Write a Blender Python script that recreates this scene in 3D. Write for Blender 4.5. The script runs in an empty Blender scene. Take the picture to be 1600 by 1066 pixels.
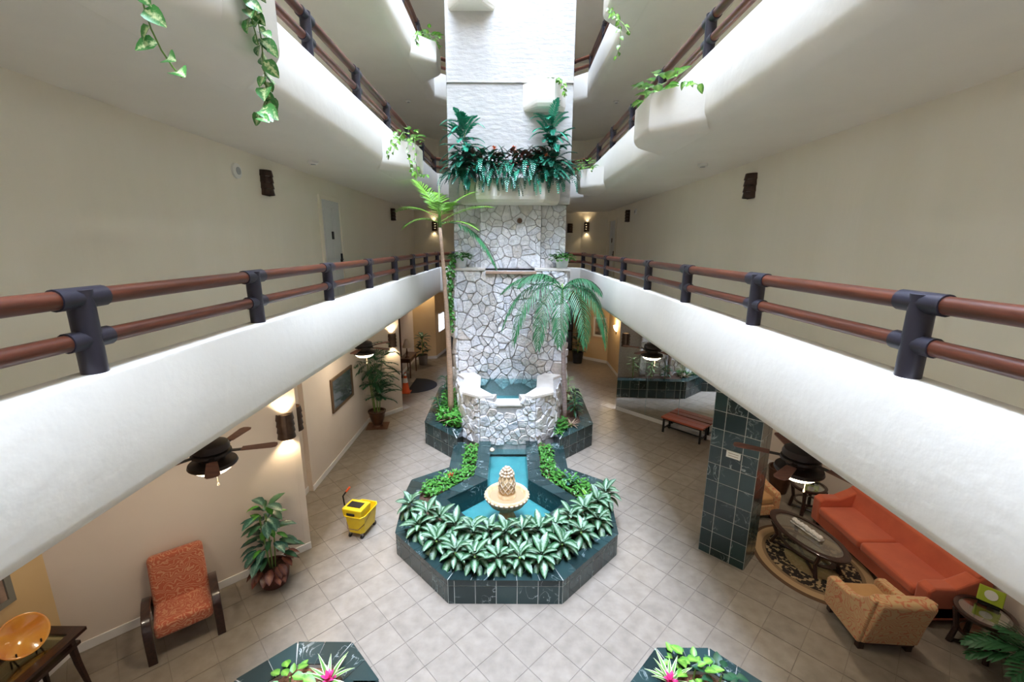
import bpy, math, random
from mathutils import Matrix, Vector
random.seed(7)
sc = bpy.context.scene
COL = sc.collection
PI = math.pi
R = math.radians

# ------------------------------------------------------------------ camera
FPX, PIT, YAW, ROLL, CAMZ = 673.34, 0.2204, 0.0012, 0.0055, 5.152
_F = Vector((math.sin(YAW)*math.cos(PIT), math.cos(YAW)*math.cos(PIT), -math.sin(PIT)))
_r = Vector((math.cos(YAW), -math.sin(YAW), 0)); _u = _r.cross(_F)
_R = _r*math.cos(ROLL)+_u*math.sin(ROLL); _U = _u*math.cos(ROLL)-_r*math.sin(ROLL)
cam = bpy.data.objects.new('camera', bpy.data.cameras.new('camera'))
COL.objects.link(cam)
cam.data.sensor_width = 36.0
cam.data.lens = FPX/1600*36.0
cam.data.clip_start = 0.05
cam.matrix_world = Matrix(((_R.x, _U.x, -_F.x, 0), (_R.y, _U.y, -_F.y, 0), (_R.z, _U.z, -_F.z, CAMZ), (0, 0, 0, 1)))
sc.camera = cam

def ray(x, y): return _F*FPX+_R*(x-800)-_U*(y-533)
def px(x, y, z=None, X=None, Y=None):
    """pixel of the 1600x1066 frame -> point on the level z, or on the plane X or Y"""
    d = ray(x, y)
    t = (z-CAMZ)/d.z if z is not None else (X/d.x if X is not None else Y/d.y)
    return Vector((d.x*t, d.y*t, CAMZ+d.z*t))
def toscreen(p):
    v = Vector(p)-Vector((0, 0, CAMZ)); d = v.dot(_F)
    if d < .1: return None
    return 800+FPX*v.dot(_R)/d, 533-FPX*v.dot(_U)/d

# ------------------------------------------------------------------ sky, daylight, exposure
world = bpy.data.worlds.new('sky'); sc.world = world; world.use_nodes = True
bg = world.node_tree.nodes['Background']
bg.inputs[0].default_value = (0.62, 0.755, 1.0, 1); bg.inputs[1].default_value = 33.0
sc.view_settings.view_transform = 'Standard'; sc.view_settings.look = 'None'
sc.view_settings.gamma = 1.0; sc.view_settings.use_curve_mapping = False
sc.view_settings.exposure = 0.7
sun = bpy.data.lights.new('sun', 'SUN'); sun.energy = 1.7; sun.color = (.77, .855, 1.0); sun.angle = R(9)
so_ = bpy.data.objects.new('sun', sun); COL.objects.link(so_); so_.rotation_euler = (R(10), R(.5), 0)   # high noon sun, hazed by the skylight
# skylight portal: guides the daylight through the roof opening
pl = bpy.data.lights.new('skylight_portal', 'AREA'); pl.shape = 'RECTANGLE'; pl.size = 5.4; pl.size_y = 22.5
pl.cycles.is_portal = True
po = bpy.data.objects.new('skylight_portal', pl); COL.objects.link(po); po.location = (-.06, 5.7, 22.4)
try:
    sc.cycles.max_bounces = 12; sc.cycles.diffuse_bounces = 8; sc.cycles.glossy_bounces = 6
    sc.cycles.transmission_bounces = 8; sc.cycles.transparent_max_bounces = 12
    sc.cycles.sample_clamp_indirect = 6.0; sc.cycles.caustics_reflective = False; sc.cycles.caustics_refractive = False
    sc.cycles.use_denoising = True
except Exception: pass

# ------------------------------------------------------------------ materials
MATS = {}
def mat(name, col, rough=.5, col2=None, nscale=4.0, stretch=(1, 1, 1), nlo=.35, nhi=.65, rnd=0.0, bump=0.0, bscale=30.0,
        metallic=0.0, coat=0.0, spec=.5, trans=0.0, ior=1.45, emit=None, estr=0.0, detail=4.0, coords='world', sheen=0.0, alpha=1.0):
    m = bpy.data.materials.new(name); m.use_nodes = True; MATS[name] = m
    nt = m.node_tree; N, L = nt.nodes, nt.links; b = N['Principled BSDF']
    b.inputs['Base Color'].default_value = (*col, 1); b.inputs['Roughness'].default_value = rough
    b.inputs['Metallic'].default_value = metallic; b.inputs['Coat Weight'].default_value = coat
    b.inputs['Specular IOR Level'].default_value = spec; b.inputs['Transmission Weight'].default_value = trans
    b.inputs['IOR'].default_value = ior; b.inputs['Sheen Weight'].default_value = sheen
    if emit: b.inputs['Emission Color'].default_value = (*emit, 1); b.inputs['Emission Strength'].default_value = estr
    vec = None
    if col2 or bump:
        if coords == 'world': vec = N.new('ShaderNodeNewGeometry').outputs['Position']
        else: vec = N.new('ShaderNodeTexCoord').outputs['Object']
        mp = N.new('ShaderNodeMapping'); mp.inputs['Scale'].default_value = stretch
        L.new(vec, mp.inputs['Vector']); vec = mp.outputs[0]
    out = None
    if col2:
        n = N.new('ShaderNodeTexNoise'); n.inputs['Scale'].default_value = nscale; n.inputs['Detail'].default_value = detail
        L.new(vec, n.inputs['Vector'])
        mr = N.new('ShaderNodeMapRange'); mr.inputs[1].default_value = nlo; mr.inputs[2].default_value = nhi
        L.new(n.outputs['Fac'], mr.inputs[0])
        mx = N.new('ShaderNodeMix'); mx.data_type = 'RGBA'
        mx.inputs[6].default_value = (*col, 1); mx.inputs[7].default_value = (*col2, 1)
        L.new(mr.outputs[0], mx.inputs[0]); out = mx.outputs[2]
    if rnd:
        oi = N.new('ShaderNodeObjectInfo'); mr = N.new('ShaderNodeMapRange')
        mr.inputs[3].default_value = 1-rnd; mr.inputs[4].default_value = 1+rnd
        L.new(oi.outputs['Random'], mr.inputs[0])
        hs = N.new('ShaderNodeHueSaturation'); L.new(mr.outputs[0], hs.inputs['Value'])
        if out: L.new(out, hs.inputs['Color'])
        else: hs.inputs['Color'].default_value = (*col, 1)
        out = hs.outputs[0]
    if out: L.new(out, b.inputs['Base Color'])
    if bump:
        n = N.new('ShaderNodeTexNoise'); n.inputs['Scale'].default_value = bscale; n.inputs['Detail'].default_value = 3
        L.new(vec, n.inputs['Vector'])
        bp = N.new('ShaderNodeBump'); bp.inputs['Strength'].default_value = bump; bp.inputs['Distance'].default_value = .02
        L.new(n.outputs['Fac'], bp.inputs['Height']); L.new(bp.outputs[0], b.inputs['Normal'])
    return m

STUCCO = mat('stucco_white', (.79, .745, .665), .85, (.76, .715, .635), 1.3, bump=.2, bscale=9)
TOWERW = mat('tower_stucco', (.47, .445, .415), .8, (.42, .40, .372), 2, stretch=(1, 1, 2.4), bump=.9, bscale=5)
WALLUP = mat('wall_upper_paint', (.86, .80, .675), .36, (.83, .77, .64), 1.5, stretch=(1, 1, .25), bump=.25, bscale=7)
WALLTAUPE = mat('wall_taupe_paint', (.73, .63, .55), .75, (.70, .60, .52), 1.2)
WALLGOLD = mat('wall_gold_paint', (.66, .47, .25), .75, (.62, .43, .22), 1.2)
WHITETRIM = mat('white_trim', (.82, .80, .79), .4)
GROUT = mat('grout', (.22, .185, .15), .9)
TILE = mat('floor_tile_ceramic', (.29, .247, .203), .32, (.215, .182, .148), 6, rnd=.05, detail=8, spec=.4, nlo=.3, nhi=.7)
RAILWOOD = mat('rail_wood', (.15, .040, .018), .36, (.065, .018, .009), 5, stretch=(7, .5, 7), coat=.12, nlo=.3, nhi=.7)
RAILMETAL = mat('rail_metal', (.040, .036, .050), .38, metallic=.3)
BRONZE = mat('bronze_band', (.055, .032, .022), .35, (.09, .055, .04), 9, metallic=.5)
DARKWOOD = mat('dark_wood', (.022, .010, .009), .28, (.045, .018, .013), 6, stretch=(6, 1, 6), coat=.4)
CHERRY = mat('cherry_wood', (.45, .09, .038), .4, (.36, .07, .03), 6, stretch=(2, 8, 8), coat=.2)
BROWNWOOD = mat('brown_wood', (.13, .055, .026), .45, (.08, .03, .014), 5, stretch=(4, 4, .6))
BLACK = mat('black_metal', (.012, .011, .012), .4, metallic=.3)
CREAMST = mat('cast_stone_cream', (.58, .37, .18), .75, (.72, .53, .32), 9, bump=.2, bscale=25, coords='obj')
CREAMLT = mat('cast_stone_pale', (.76, .65, .52), .75, (.60, .43, .28), 14, coords='obj')
TRAVERT = mat('travertine_cap', (.80, .74, .68), .55, (.70, .63, .56), 5, bump=.1)
SOIL = mat('planting_soil', (.05, .028, .017), .95, (.10, .05, .03), 25, bump=.6, bscale=40)
BARK = mat('bark_chips', (.27, .12, .055), .9, (.12, .05, .025), 35, bump=.8, bscale=50)
TRUNK = mat('palm_trunk', (.46, .30, .20), .8, (.30, .20, .13), 9, stretch=(1, 1, 6))
TRUNKG = mat('palm_trunk_grey', (.50, .41, .40), .8, (.33, .24, .22), 9, stretch=(1, 1, 8))
STEM = mat('green_stem', (.16, .27, .06), .6)
ORANGE = mat('sofa_fabric', (.62, .135, .06), .8, (.54, .11, .05), 3, sheen=.3, bump=.15, bscale=6)
POTBRONZE = mat('bronze_urn', (.085, .04, .024), .35, (.13, .06, .03), 6, metallic=.4)
WICKER = mat('wicker', (.16, .045, .028), .7, (.06, .018, .013), 30, stretch=(1, 1, 2.5), bump=1.0, bscale=60)
POTWHITE = mat('pot_white', (.72, .74, .78), .5)
YELLOW = mat('yellow_plastic', (.80, .56, .012), .35, (.74, .50, .01), 6)
RED = mat('red_plastic', (.75, .10, .03), .4)
MATBLACK = mat('black_rubber', (.016, .018, .026), .8, bump=.3, bscale=80)
ORANGECONE = mat('cone_orange', (.80, .12, .03), .5)
WHITEPL = mat('white_plastic', (.78, .77, .72), .5)
GREENPL = mat('lime_green', (.38, .48, .03), .4)
WHITEORN = mat('white_coral', (.80, .78, .76), .5, bump=.8, bscale=60)
BULB = mat('lamp_glass_lit', (1, .93, .8), .4, emit=(1, .80, .52), estr=9)
BULBW = mat('lamp_tube_lit', (1, .9, .7), .4, emit=(1, .78, .45), estr=6)
FANMETAL = mat('fan_bronze', (.040, .028, .024), .4, metallic=.4)
FANBLADE = mat('fan_blade_wood', (.22, .085, .055), .5, (.16, .06, .04), 5, stretch=(1, 6, 1))
MIRROR = mat('mirror_glass', (.80, .84, .84), .015, metallic=1.0)
BRASSFR = mat('frame_bronze', (.17, .11, .065), .45, metallic=.4)
DOORW = mat('door_paint_white', (.66, .66, .65), .45)
DARKGL = mat('door_glass', (.10, .13, .18), .1, spec=.6)
SHADE = mat('lamp_shade', (.70, .58, .42), .7)
POND = mat('pool_lining', (.07, .245, .26), .5, (.10, .31, .32), 3)
PLASTGREY = mat('grey_terrazzo_pot', (.20, .17, .145), .7)
TEALFLOWER = mat('orange_flower', (.75, .17, .04), .6)
PINK = mat('bromeliad_pink', (.72, .045, .22), .5)
REDFL = mat('bromeliad_red', (.55, .05, .03), .5)

def marble(name, base, vein, rough=.22, coat=.3):
    m = mat(name, base, rough, coat=coat); nt = m.node_tree; N, L = nt.nodes, nt.links; b = N['Principled BSDF']
    g = N.new('ShaderNodeNewGeometry'); oi = N.new('ShaderNodeObjectInfo')
    off = N.new('ShaderNodeVectorMath'); off.operation = 'MULTIPLY_ADD'
    off.inputs[1].default_value = (1, 1, 1); L.new(g.outputs['Position'], off.inputs[0])
    cmb = N.new('ShaderNodeCombineXYZ'); ml = N.new('ShaderNodeMath'); ml.operation = 'MULTIPLY'; ml.inputs[1].default_value = 40
    L.new(oi.outputs['Random'], ml.inputs[0]); L.new(ml.outputs[0], cmb.inputs[0]); L.new(cmb.outputs[0], off.inputs[2])
    n1 = N.new('ShaderNodeTexNoise'); n1.inputs['Scale'].default_value = 3.2; n1.inputs['Detail'].default_value = 7; n1.inputs['Distortion'].default_value = 1.4
    L.new(off.outputs[0], n1.inputs['Vector'])
    s = N.new('ShaderNodeMath'); s.operation = 'SUBTRACT'; s.inputs[1].default_value = .5; L.new(n1.outputs['Fac'], s.inputs[0])
    a = N.new('ShaderNodeMath'); a.operation = 'ABSOLUTE'; L.new(s.outputs[0], a.inputs[0])
    mr = N.new('ShaderNodeMapRange'); mr.inputs[1].default_value = 0; mr.inputs[2].default_value = .016; mr.inputs[3].default_value = 1; mr.inputs[4].default_value = 0
    L.new(a.outputs[0], mr.inputs[0])
    n2 = N.new('ShaderNodeTexNoise'); n2.inputs['Scale'].default_value = 2.2; L.new(off.outputs[0], n2.inputs['Vector'])
    m2 = N.new('ShaderNodeMapRange'); m2.inputs[1].default_value = .5; m2.inputs[2].default_value = .68; L.new(n2.outputs['Fac'], m2.inputs[0])
    pr = N.new('ShaderNodeMath'); pr.operation = 'MULTIPLY'; L.new(mr.outputs[0], pr.inputs[0]); L.new(m2.outputs[0], pr.inputs[1])
    hs = N.new('ShaderNodeHueSaturation'); hs.inputs['Color'].default_value = (*base, 1)
    m3 = N.new('ShaderNodeMapRange'); m3.inputs[3].default_value = .65; m3.inputs[4].default_value = 1.5
    L.new(oi.outputs['Random'], m3.inputs[0]); L.new(m3.outputs[0], hs.inputs['Value'])
    mx = N.new('ShaderNodeMix'); mx.data_type = 'RGBA'; mx.inputs[7].default_value = (*vein, 1)
    L.new(hs.outputs[0], mx.inputs[6]); L.new(pr.outputs[0], mx.inputs[0]); L.new(mx.outputs[2], b.inputs['Base Color'])
    return m
MARBLE = marble('green_marble', (.017, .037, .037), (.45, .53, .53))
MGROUT = mat('marble_grout', (.50, .51, .47), .9)

def stone_mat(name, cols):
    m = mat(name, cols[0], .8); nt = m.node_tree; N, L = nt.nodes, nt.links; b = N['Principled BSDF']
    oi = N.new('ShaderNodeObjectInfo'); rp = N.new('ShaderNodeValToRGB'); rp.color_ramp.interpolation = 'LINEAR'
    els = rp.color_ramp.elements
    while len(els) < len(cols): els.new(.5)
    for i, c in enumerate(cols): els[i].position = i/(len(cols)-1); els[i].color = (*c, 1)
    L.new(oi.outputs['Random'], rp.inputs[0])
    g = N.new('ShaderNodeNewGeometry'); n = N.new('ShaderNodeTexNoise'); n.inputs['Scale'].default_value = 7; n.inputs['Detail'].default_value = 6
    L.new(g.outputs['Position'], n.inputs['Vector'])
    mr = N.new('ShaderNodeMapRange'); mr.inputs[1].default_value = .3; mr.inputs[2].default_value = .7; mr.inputs[3].default_value = .78; mr.inputs[4].default_value = 1.1
    L.new(n.outputs['Fac'], mr.inputs[0])
    hs = N.new('ShaderNodeHueSaturation'); L.new(rp.outputs[0], hs.inputs['Color']); L.new(mr.outputs[0], hs.inputs['Value'])
    L.new(hs.outputs[0], b.inputs['Base Color'])
    n2 = N.new('ShaderNodeTexNoise'); n2.inputs['Scale'].default_value = 14; n2.inputs['Detail'].default_value = 5; L.new(g.outputs['Position'], n2.inputs['Vector'])
    bp = N.new('ShaderNodeBump'); bp.inputs['Strength'].default_value = .9; bp.inputs['Distance'].default_value = .05
    L.new(n2.outputs['Fac'], bp.inputs['Height']); L.new(bp.outputs[0], b.inputs['Normal'])
    return m
STONE = stone_mat('white_fieldstone', [(.86, .85, .86), (.80, .77, .76), (.90, .89, .90), (.74, .74, .79), (.87, .85, .83), (.68, .61, .56), (.89, .88, .90), (.83, .80, .79), (.78, .78, .83)])
MORTAR = mat('mortar', (.50, .475, .46), .95, (.42, .395, .38), 20)

def leaf_mat(name, edge, mid, mid_lo=.0, mid_hi=.5, rough=.38, noise=.35, rnd=.15, trans=.15):
    """UV: u 0..1 across the blade, v along it. 'mid' shows in the middle, 'edge' at the margins."""
    m = mat(name, edge, rough); nt = m.node_tree; N, L = nt.nodes, nt.links; b = N['Principled BSDF']
    uv = N.new('ShaderNodeUVMap'); sp = N.new('ShaderNodeSeparateXYZ'); L.new(uv.outputs[0], sp.inputs[0])
    s = N.new('ShaderNodeMath'); s.operation = 'SUBTRACT'; s.inputs[1].default_value = .5; L.new(sp.outputs[0], s.inputs[0])
    a = N.new('ShaderNodeMath'); a.operation = 'ABSOLUTE'; L.new(s.outputs[0], a.inputs[0])
    g = N.new('ShaderNodeNewGeometry'); n = N.new('ShaderNodeTexNoise'); n.inputs['Scale'].default_value = 60; L.new(g.outputs['Position'], n.inputs['Vector'])
    ad = N.new('ShaderNodeMath'); ad.operation = 'MULTIPLY_ADD'; ad.inputs[1].default_value = noise; L.new(n.outputs['Fac'], ad.inputs[0]); L.new(a.outputs[0], ad.inputs[2])
    mr = N.new('ShaderNodeMapRange'); mr.inputs[1].default_value = mid_lo+noise*.5; mr.inputs[2].default_value = mid_hi+noise*.5; L.new(ad.outputs[0], mr.inputs[0])
    mx = N.new('ShaderNodeMix'); mx.data_type = 'RGBA'; mx.inputs[6].default_value = (*mid, 1); mx.inputs[7].default_value = (*edge, 1); L.new(mr.outputs[0], mx.inputs[0])
    oi = N.new('ShaderNodeObjectInfo'); m2 = N.new('ShaderNodeMapRange'); m2.inputs[3].default_value = 1-rnd; m2.inputs[4].default_value = 1+rnd
    L.new(oi.outputs['Random'], m2.inputs[0]); hs = N.new('ShaderNodeHueSaturation'); L.new(m2.outputs[0], hs.inputs['Value'])
    L.new(mx.outputs[2], hs.inputs['Color']); L.new(hs.outputs[0], b.inputs['Base Color'])
    return m
LF_PALM = leaf_mat('leaf_palm_bright', (.13, .33, .030), (.24, .46, .06))
LF_PALMD = leaf_mat('leaf_palm_dark', (.016, .088, .030), (.032, .145, .050), rough=.48)
LF_POTHOS = leaf_mat('leaf_pothos', (.09, .27, .030), (.25, .44, .07), 0, .35)
LF_VARIE = leaf_mat('leaf_variegated', (.05, .20, .035), (.55, .62, .30), 0, .25, noise=.8)
LF_GROUND = leaf_mat('leaf_ground_cover', (.034, .155, .022), (.075, .27, .035), rnd=.3)
LF_AGLA = leaf_mat('leaf_silver_green', (.022, .095, .032), (.29, .41, .29), .04, .34, rough=.34, noise=.5)
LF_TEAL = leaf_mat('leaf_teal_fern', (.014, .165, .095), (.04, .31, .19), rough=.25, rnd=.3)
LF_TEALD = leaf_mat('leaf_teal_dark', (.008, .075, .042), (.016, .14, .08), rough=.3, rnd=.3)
LF_CROTON = leaf_mat('leaf_croton', (.040, .065, .040), (.16, .055, .045), 0, .4, noise=.8, rnd=.35)
LF_DARK = leaf_mat('leaf_dark_green', (.014, .065, .028), (.03, .11, .05), rnd=.25)
LF_REDDISH = leaf_mat('leaf_red_bronze', (.085, .02, .02), (.20, .065, .035), 0, .4, noise=.7, rnd=.3)
LF_BLUEG = leaf_mat('leaf_blue_green', (.020, .085, .065), (.13, .26, .21), 0, .2, noise=.6, rnd=.25)
LF_BROM = leaf_mat('leaf_bromeliad', (.75, .76, .50), (.13, .30, .06), .26, .36, noise=.02)
LF_TIPINK = leaf_mat('leaf_pinkish', (.20, .22, .10), (.50, .20, .20), 0, .4, noise=.6)
LF_PALE = leaf_mat('leaf_pale_stripe', (.50, .58, .30), (.10, .26, .08), .1, .4)

def wave_mat(name, a, b_, scale, dist, lo, hi, rough=.8, wtype='RINGS'):
    m = mat(name, a, rough, sheen=.2); nt = m.node_tree; N, L = nt.nodes, nt.links; b = N['Principled BSDF']
    tc = N.new('ShaderNodeTexCoord'); w = N.new('ShaderNodeTexWave'); w.wave_type = wtype
    w.inputs['Scale'].default_value = scale; w.inputs['Distortion'].default_value = dist; w.inputs['Detail'].default_value = 1.5; w.inputs['Detail Scale'].default_value = 1.2
    L.new(tc.outputs['Object'], w.inputs['Vector'])
    mr = N.new('ShaderNodeMapRange'); mr.inputs[1].default_value = lo; mr.inputs[2].default_value = hi; L.new(w.outputs['Fac'], mr.inputs[0])
    mx = N.new('ShaderNodeMix'); mx.data_type = 'RGBA'; mx.inputs[6].default_value = (*a, 1); mx.inputs[7].default_value = (*b_, 1)
    L.new(mr.outputs[0], mx.inputs[0]); L.new(mx.outputs[2], b.inputs['Base Color'])
    return m
FAB_ORANGE = wave_mat('fabric_orange_zebra', (.42, .10, .05), (.54, .25, .14), 8, 22, .62, .9)
FAB_CREAM = wave_mat('fabric_cream_scroll', (.58, .38, .19), (.55, .19, .09), 5, 30, .72, .9)
FAB_TAN = mat('fabric_tan', (.50, .28, .11), .8, (.45, .24, .09), 4, sheen=.2)

def clear_mat(name, tint, rough, lo, hi, bump=0.0, bscale=7.0):
    """clear surface: mostly see-through, mirror-like towards grazing angles"""
    m = bpy.data.materials.new(name); m.use_nodes = True; nt = m.node_tree; N, L = nt.nodes, nt.links; N.remove(N['Principled BSDF'])
    out = N['Material Output']; tr = N.new('ShaderNodeBsdfTransparent'); tr.inputs[0].default_value = (*tint, 1)
    gl = N.new('ShaderNodeBsdfGlossy'); gl.inputs['Roughness'].default_value = rough; gl.inputs['Color'].default_value = (1, 1, 1, 1)
    lw = N.new('ShaderNodeLayerWeight'); lw.inputs[0].default_value = .35
    mr = N.new('ShaderNodeMapRange'); mr.inputs[3].default_value = lo; mr.inputs[4].default_value = hi; L.new(lw.outputs['Fresnel'], mr.inputs[0])
    mx = N.new('ShaderNodeMixShader'); L.new(mr.outputs[0], mx.inputs[0]); L.new(tr.outputs[0], mx.inputs[1]); L.new(gl.outputs[0], mx.inputs[2]); L.new(mx.outputs[0], out.inputs[0])
    if bump:
        g = N.new('ShaderNodeNewGeometry'); n = N.new('ShaderNodeTexNoise'); n.inputs['Scale'].default_value = bscale; L.new(g.outputs['Position'], n.inputs['Vector'])
        bp = N.new('ShaderNodeBump'); bp.inputs['Strength'].default_value = bump; bp.inputs['Distance'].default_value = .02
        L.new(n.outputs['Fac'], bp.inputs['Height']); L.new(bp.outputs[0], gl.inputs['Normal'])
    return m
GLASST = clear_mat('table_glass', (.78, .85, .82), .02, .04, .35)
WATER = clear_mat('water', (.70, .93, .93), .03, .03, .6, .5, 9)


def rug_mat():
    m = mat('rug_pile', (.3, .2, .1), .95); nt = m.node_tree; N, L = nt.nodes, nt.links; b = N['Principled BSDF']
    tc = N.new('ShaderNodeTexCoord'); mp = N.new('ShaderNodeMapping'); mp.inputs['Scale'].default_value = (1/.86, 1/.98, 0); L.new(tc.outputs['Object'], mp.inputs[0])
    ln = N.new('ShaderNodeVectorMath'); ln.operation = 'LENGTH'; L.new(mp.outputs[0], ln.inputs[0])
    rp = N.new('ShaderNodeValToRGB'); rp.color_ramp.interpolation = 'CONSTANT'; e = rp.color_ramp.elements
    stops = [(0, (.30, .20, .10)), (.42, (.018, .012, .010)), (.74, (.20, .13, .07)), (.80, (.36, .24, .13)), (.93, (.10, .055, .03))]
    while len(e) < len(stops): e.new(.5)
    for i, (p, c) in enumerate(stops): e[i].position = p; e[i].color = (*c, 1)
    L.new(ln.outputs['Value'], rp.inputs[0])
    v = N.new('ShaderNodeTexNoise'); v.inputs['Scale'].default_value = 16; v.inputs['Detail'].default_value = 2; L.new(tc.outputs['Object'], v.inputs['Vector'])
    mr = N.new('ShaderNodeMapRange'); mr.inputs[1].default_value = .52; mr.inputs[2].default_value = .57; L.new(v.outputs['Fac'], mr.inputs[0])
    band = N.new('ShaderNodeMapRange'); band.inputs[1].default_value = .73; band.inputs[2].default_value = .74; band.inputs[3].default_value = 1; band.inputs[4].default_value = 0; L.new(ln.outputs['Value'], band.inputs[0])
    ml = N.new('ShaderNodeMath'); ml.operation = 'MULTIPLY'; L.new(mr.outputs[0], ml.inputs[0]); L.new(band.outputs[0], ml.inputs[1])
    mx = N.new('ShaderNodeMix'); mx.data_type = 'RGBA'; mx.inputs[7].default_value = (.34, .24, .13, 1); L.new(rp.outputs[0], mx.inputs[6]); L.new(ml.outputs[0], mx.inputs[0])
    L.new(mx.outputs[2], b.inputs['Base Color'])
    return m
RUG = rug_mat()
PAINTING = mat('painting_canvas', (.20, .28, .32), .25, (.45, .55, .58), 3, coat=.6, coords='obj')
PAINTING2 = mat('painting_dark', (.10, .07, .06), .5, (.45, .30, .22), 4, coords='obj')
GLASSV = mat('mirror_panel_edge', (.25, .33, .33), .2)

# ------------------------------------------------------------------ mesh helpers
class MB:
    def __init__(s): s.v = []; s.f = []; s.uv = []
    def add(s, vs, fs, uvs=None):
        o = len(s.v); s.v += [tuple(p) for p in vs]; s.f += [tuple(i+o for i in f) for f in fs]
        s.uv += uvs if uvs else [(.5, .5)]*len(vs)
        return s
    def box(s, c, d, rz=0.0, tap=1.0):
        cs, sn = math.cos(rz), math.sin(rz); vs = []
        for z, k in ((-.5, 1.0), (.5, tap)):
            for x, y in ((-.5, -.5), (.5, -.5), (.5, .5), (-.5, .5)):
                X, Y = x*d[0]*k, y*d[1]*k; vs.append((c[0]+X*cs-Y*sn, c[1]+X*sn+Y*cs, c[2]+z*d[2]))
        return s.add(vs, [(3, 2, 1, 0), (4, 5, 6, 7), (0, 1, 5, 4), (1, 2, 6, 5), (2, 3, 7, 6), (3, 0, 4, 7)])
    def prism(s, poly, z0, z1, inset=0.0):
        n = len(poly)
        a = sum(poly[i][0]*poly[(i+1) % n][1]-poly[(i+1) % n][0]*poly[i][1] for i in range(n))
        if a < 0: poly = list(reversed(poly))
        cx = sum(p[0] for p in poly)/n; cy = sum(p[1] for p in poly)/n
        top = [(cx+(p[0]-cx)*(1-inset), cy+(p[1]-cy)*(1-inset), z1) for p in poly]
        vs = [(p[0], p[1], z0) for p in poly]+top
        return s.add(vs, [tuple(range(n-1, -1, -1)), tuple(range(n, 2*n))]+[(i, (i+1) % n, (i+1) % n+n, i+n) for i in range(n)])
    def lathe(s, prof, c=(0, 0, 0), n=20, sx=1.0, sy=1.0, a0=0, a1=2*PI):
        full = abs(a1-a0-2*PI) < 1e-6; m = n if full else n+1; vs = []
        for r, z in prof:
            for i in range(m):
                a = a0+(a1-a0)*i/n; vs.append((c[0]+r*math.cos(a)*sx, c[1]+r*math.sin(a)*sy, c[2]+z))
        fs = []
        for k in range(len(prof)-1):
            for i in range(n):
                j = (i+1) % m; fs.append((k*m+i, k*m+j, (k+1)*m+j, (k+1)*m+i))
        return s.add(vs, fs)
    def tube(s, pts, r, n=8, cap=True):
        P = [Vector(p) for p in pts]; rs = r if isinstance(r, (list, tuple)) else [r]*len(P); vs = []; fs = []
        up = Vector((0, 0, 1))
        for i, p in enumerate(P):
            d = (P[min(i+1, len(P)-1)]-P[max(i-1, 0)]).normalized()
            if i == 0:
                a = d.cross(up) if abs(d.z) < .95 else d.cross(Vector((1, 0, 0)))
            else: a = a-d*a.dot(d)
            a.normalize(); b = d.cross(a)
            for k in range(n):
                t = 2*PI*k/n; vs.append(p+(a*math.cos(t)+b*math.sin(t))*rs[i])
        for i in range(len(P)-1):
            for k in range(n): fs.append((i*n+k, i*n+(k+1) % n, (i+1)*n+(k+1) % n, (i+1)*n+k))
        if cap: fs += [tuple(range(n-1, -1, -1)), tuple(range((len(P)-1)*n, len(P)*n))]
        return s.add(vs, fs)
    def blade(s, base, d, nrm, L, W, droop=.3, fold=.15, n=4, shape='leaf'):
        """a leaf blade: 3 columns, curved down along its length"""
        d = Vector(d).normalized(); nrm = Vector(nrm); side = d.cross(nrm)
        if side.length < 1e-4: side = d.cross(Vector((1, .3, 0)))
        side.normalize(); nrm = side.cross(d).normalized(); p = Vector(base); vs = []; uv = []
        cur = d.copy(); step = L/n
        for i in range(n+1):
            t = i/n
            if shape == 'leaf': w = W*.5*(math.sin(PI*min(1, t*.92+.08))**.8)*(1 if t < 1 else 0)
            elif shape == 'heart': w = W*.5*(math.sin(PI*(t**.62))**.75) if 0 < t < 1 else W*.03
            else: w = W*.5*(1-t**2.2)*(.55+.45*min(1, t*4))
            w = max(w, W*.01)
            up = side.cross(cur).normalized()
            for k in (-1, 0, 1):
                vs.append(p+side*(w*k)+up*(abs(k)*w*fold*2)); uv.append((.5+.5*k, t))
            cur = (cur-Vector((0, 0, 1))*(droop/n)).normalized(); p = p+cur*step
        fs = []
        for i in range(n):
            for k in (0, 1): a = i*3+k; fs.append((a, a+1, a+4, a+3))
        return s.add(vs, fs, uv)
    def mesh(s, name):
        me = bpy.data.meshes.new(name); me.from_pydata(s.v, [], s.f); me.update()
        ul = me.uv_layers.new(name='UVMap')
        idx = [0]*len(me.loops); me.loops.foreach_get('vertex_index', idx)
        ul.data.foreach_set('uv', [c for i in idx for c in s.uv[i]])
        return me

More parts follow.
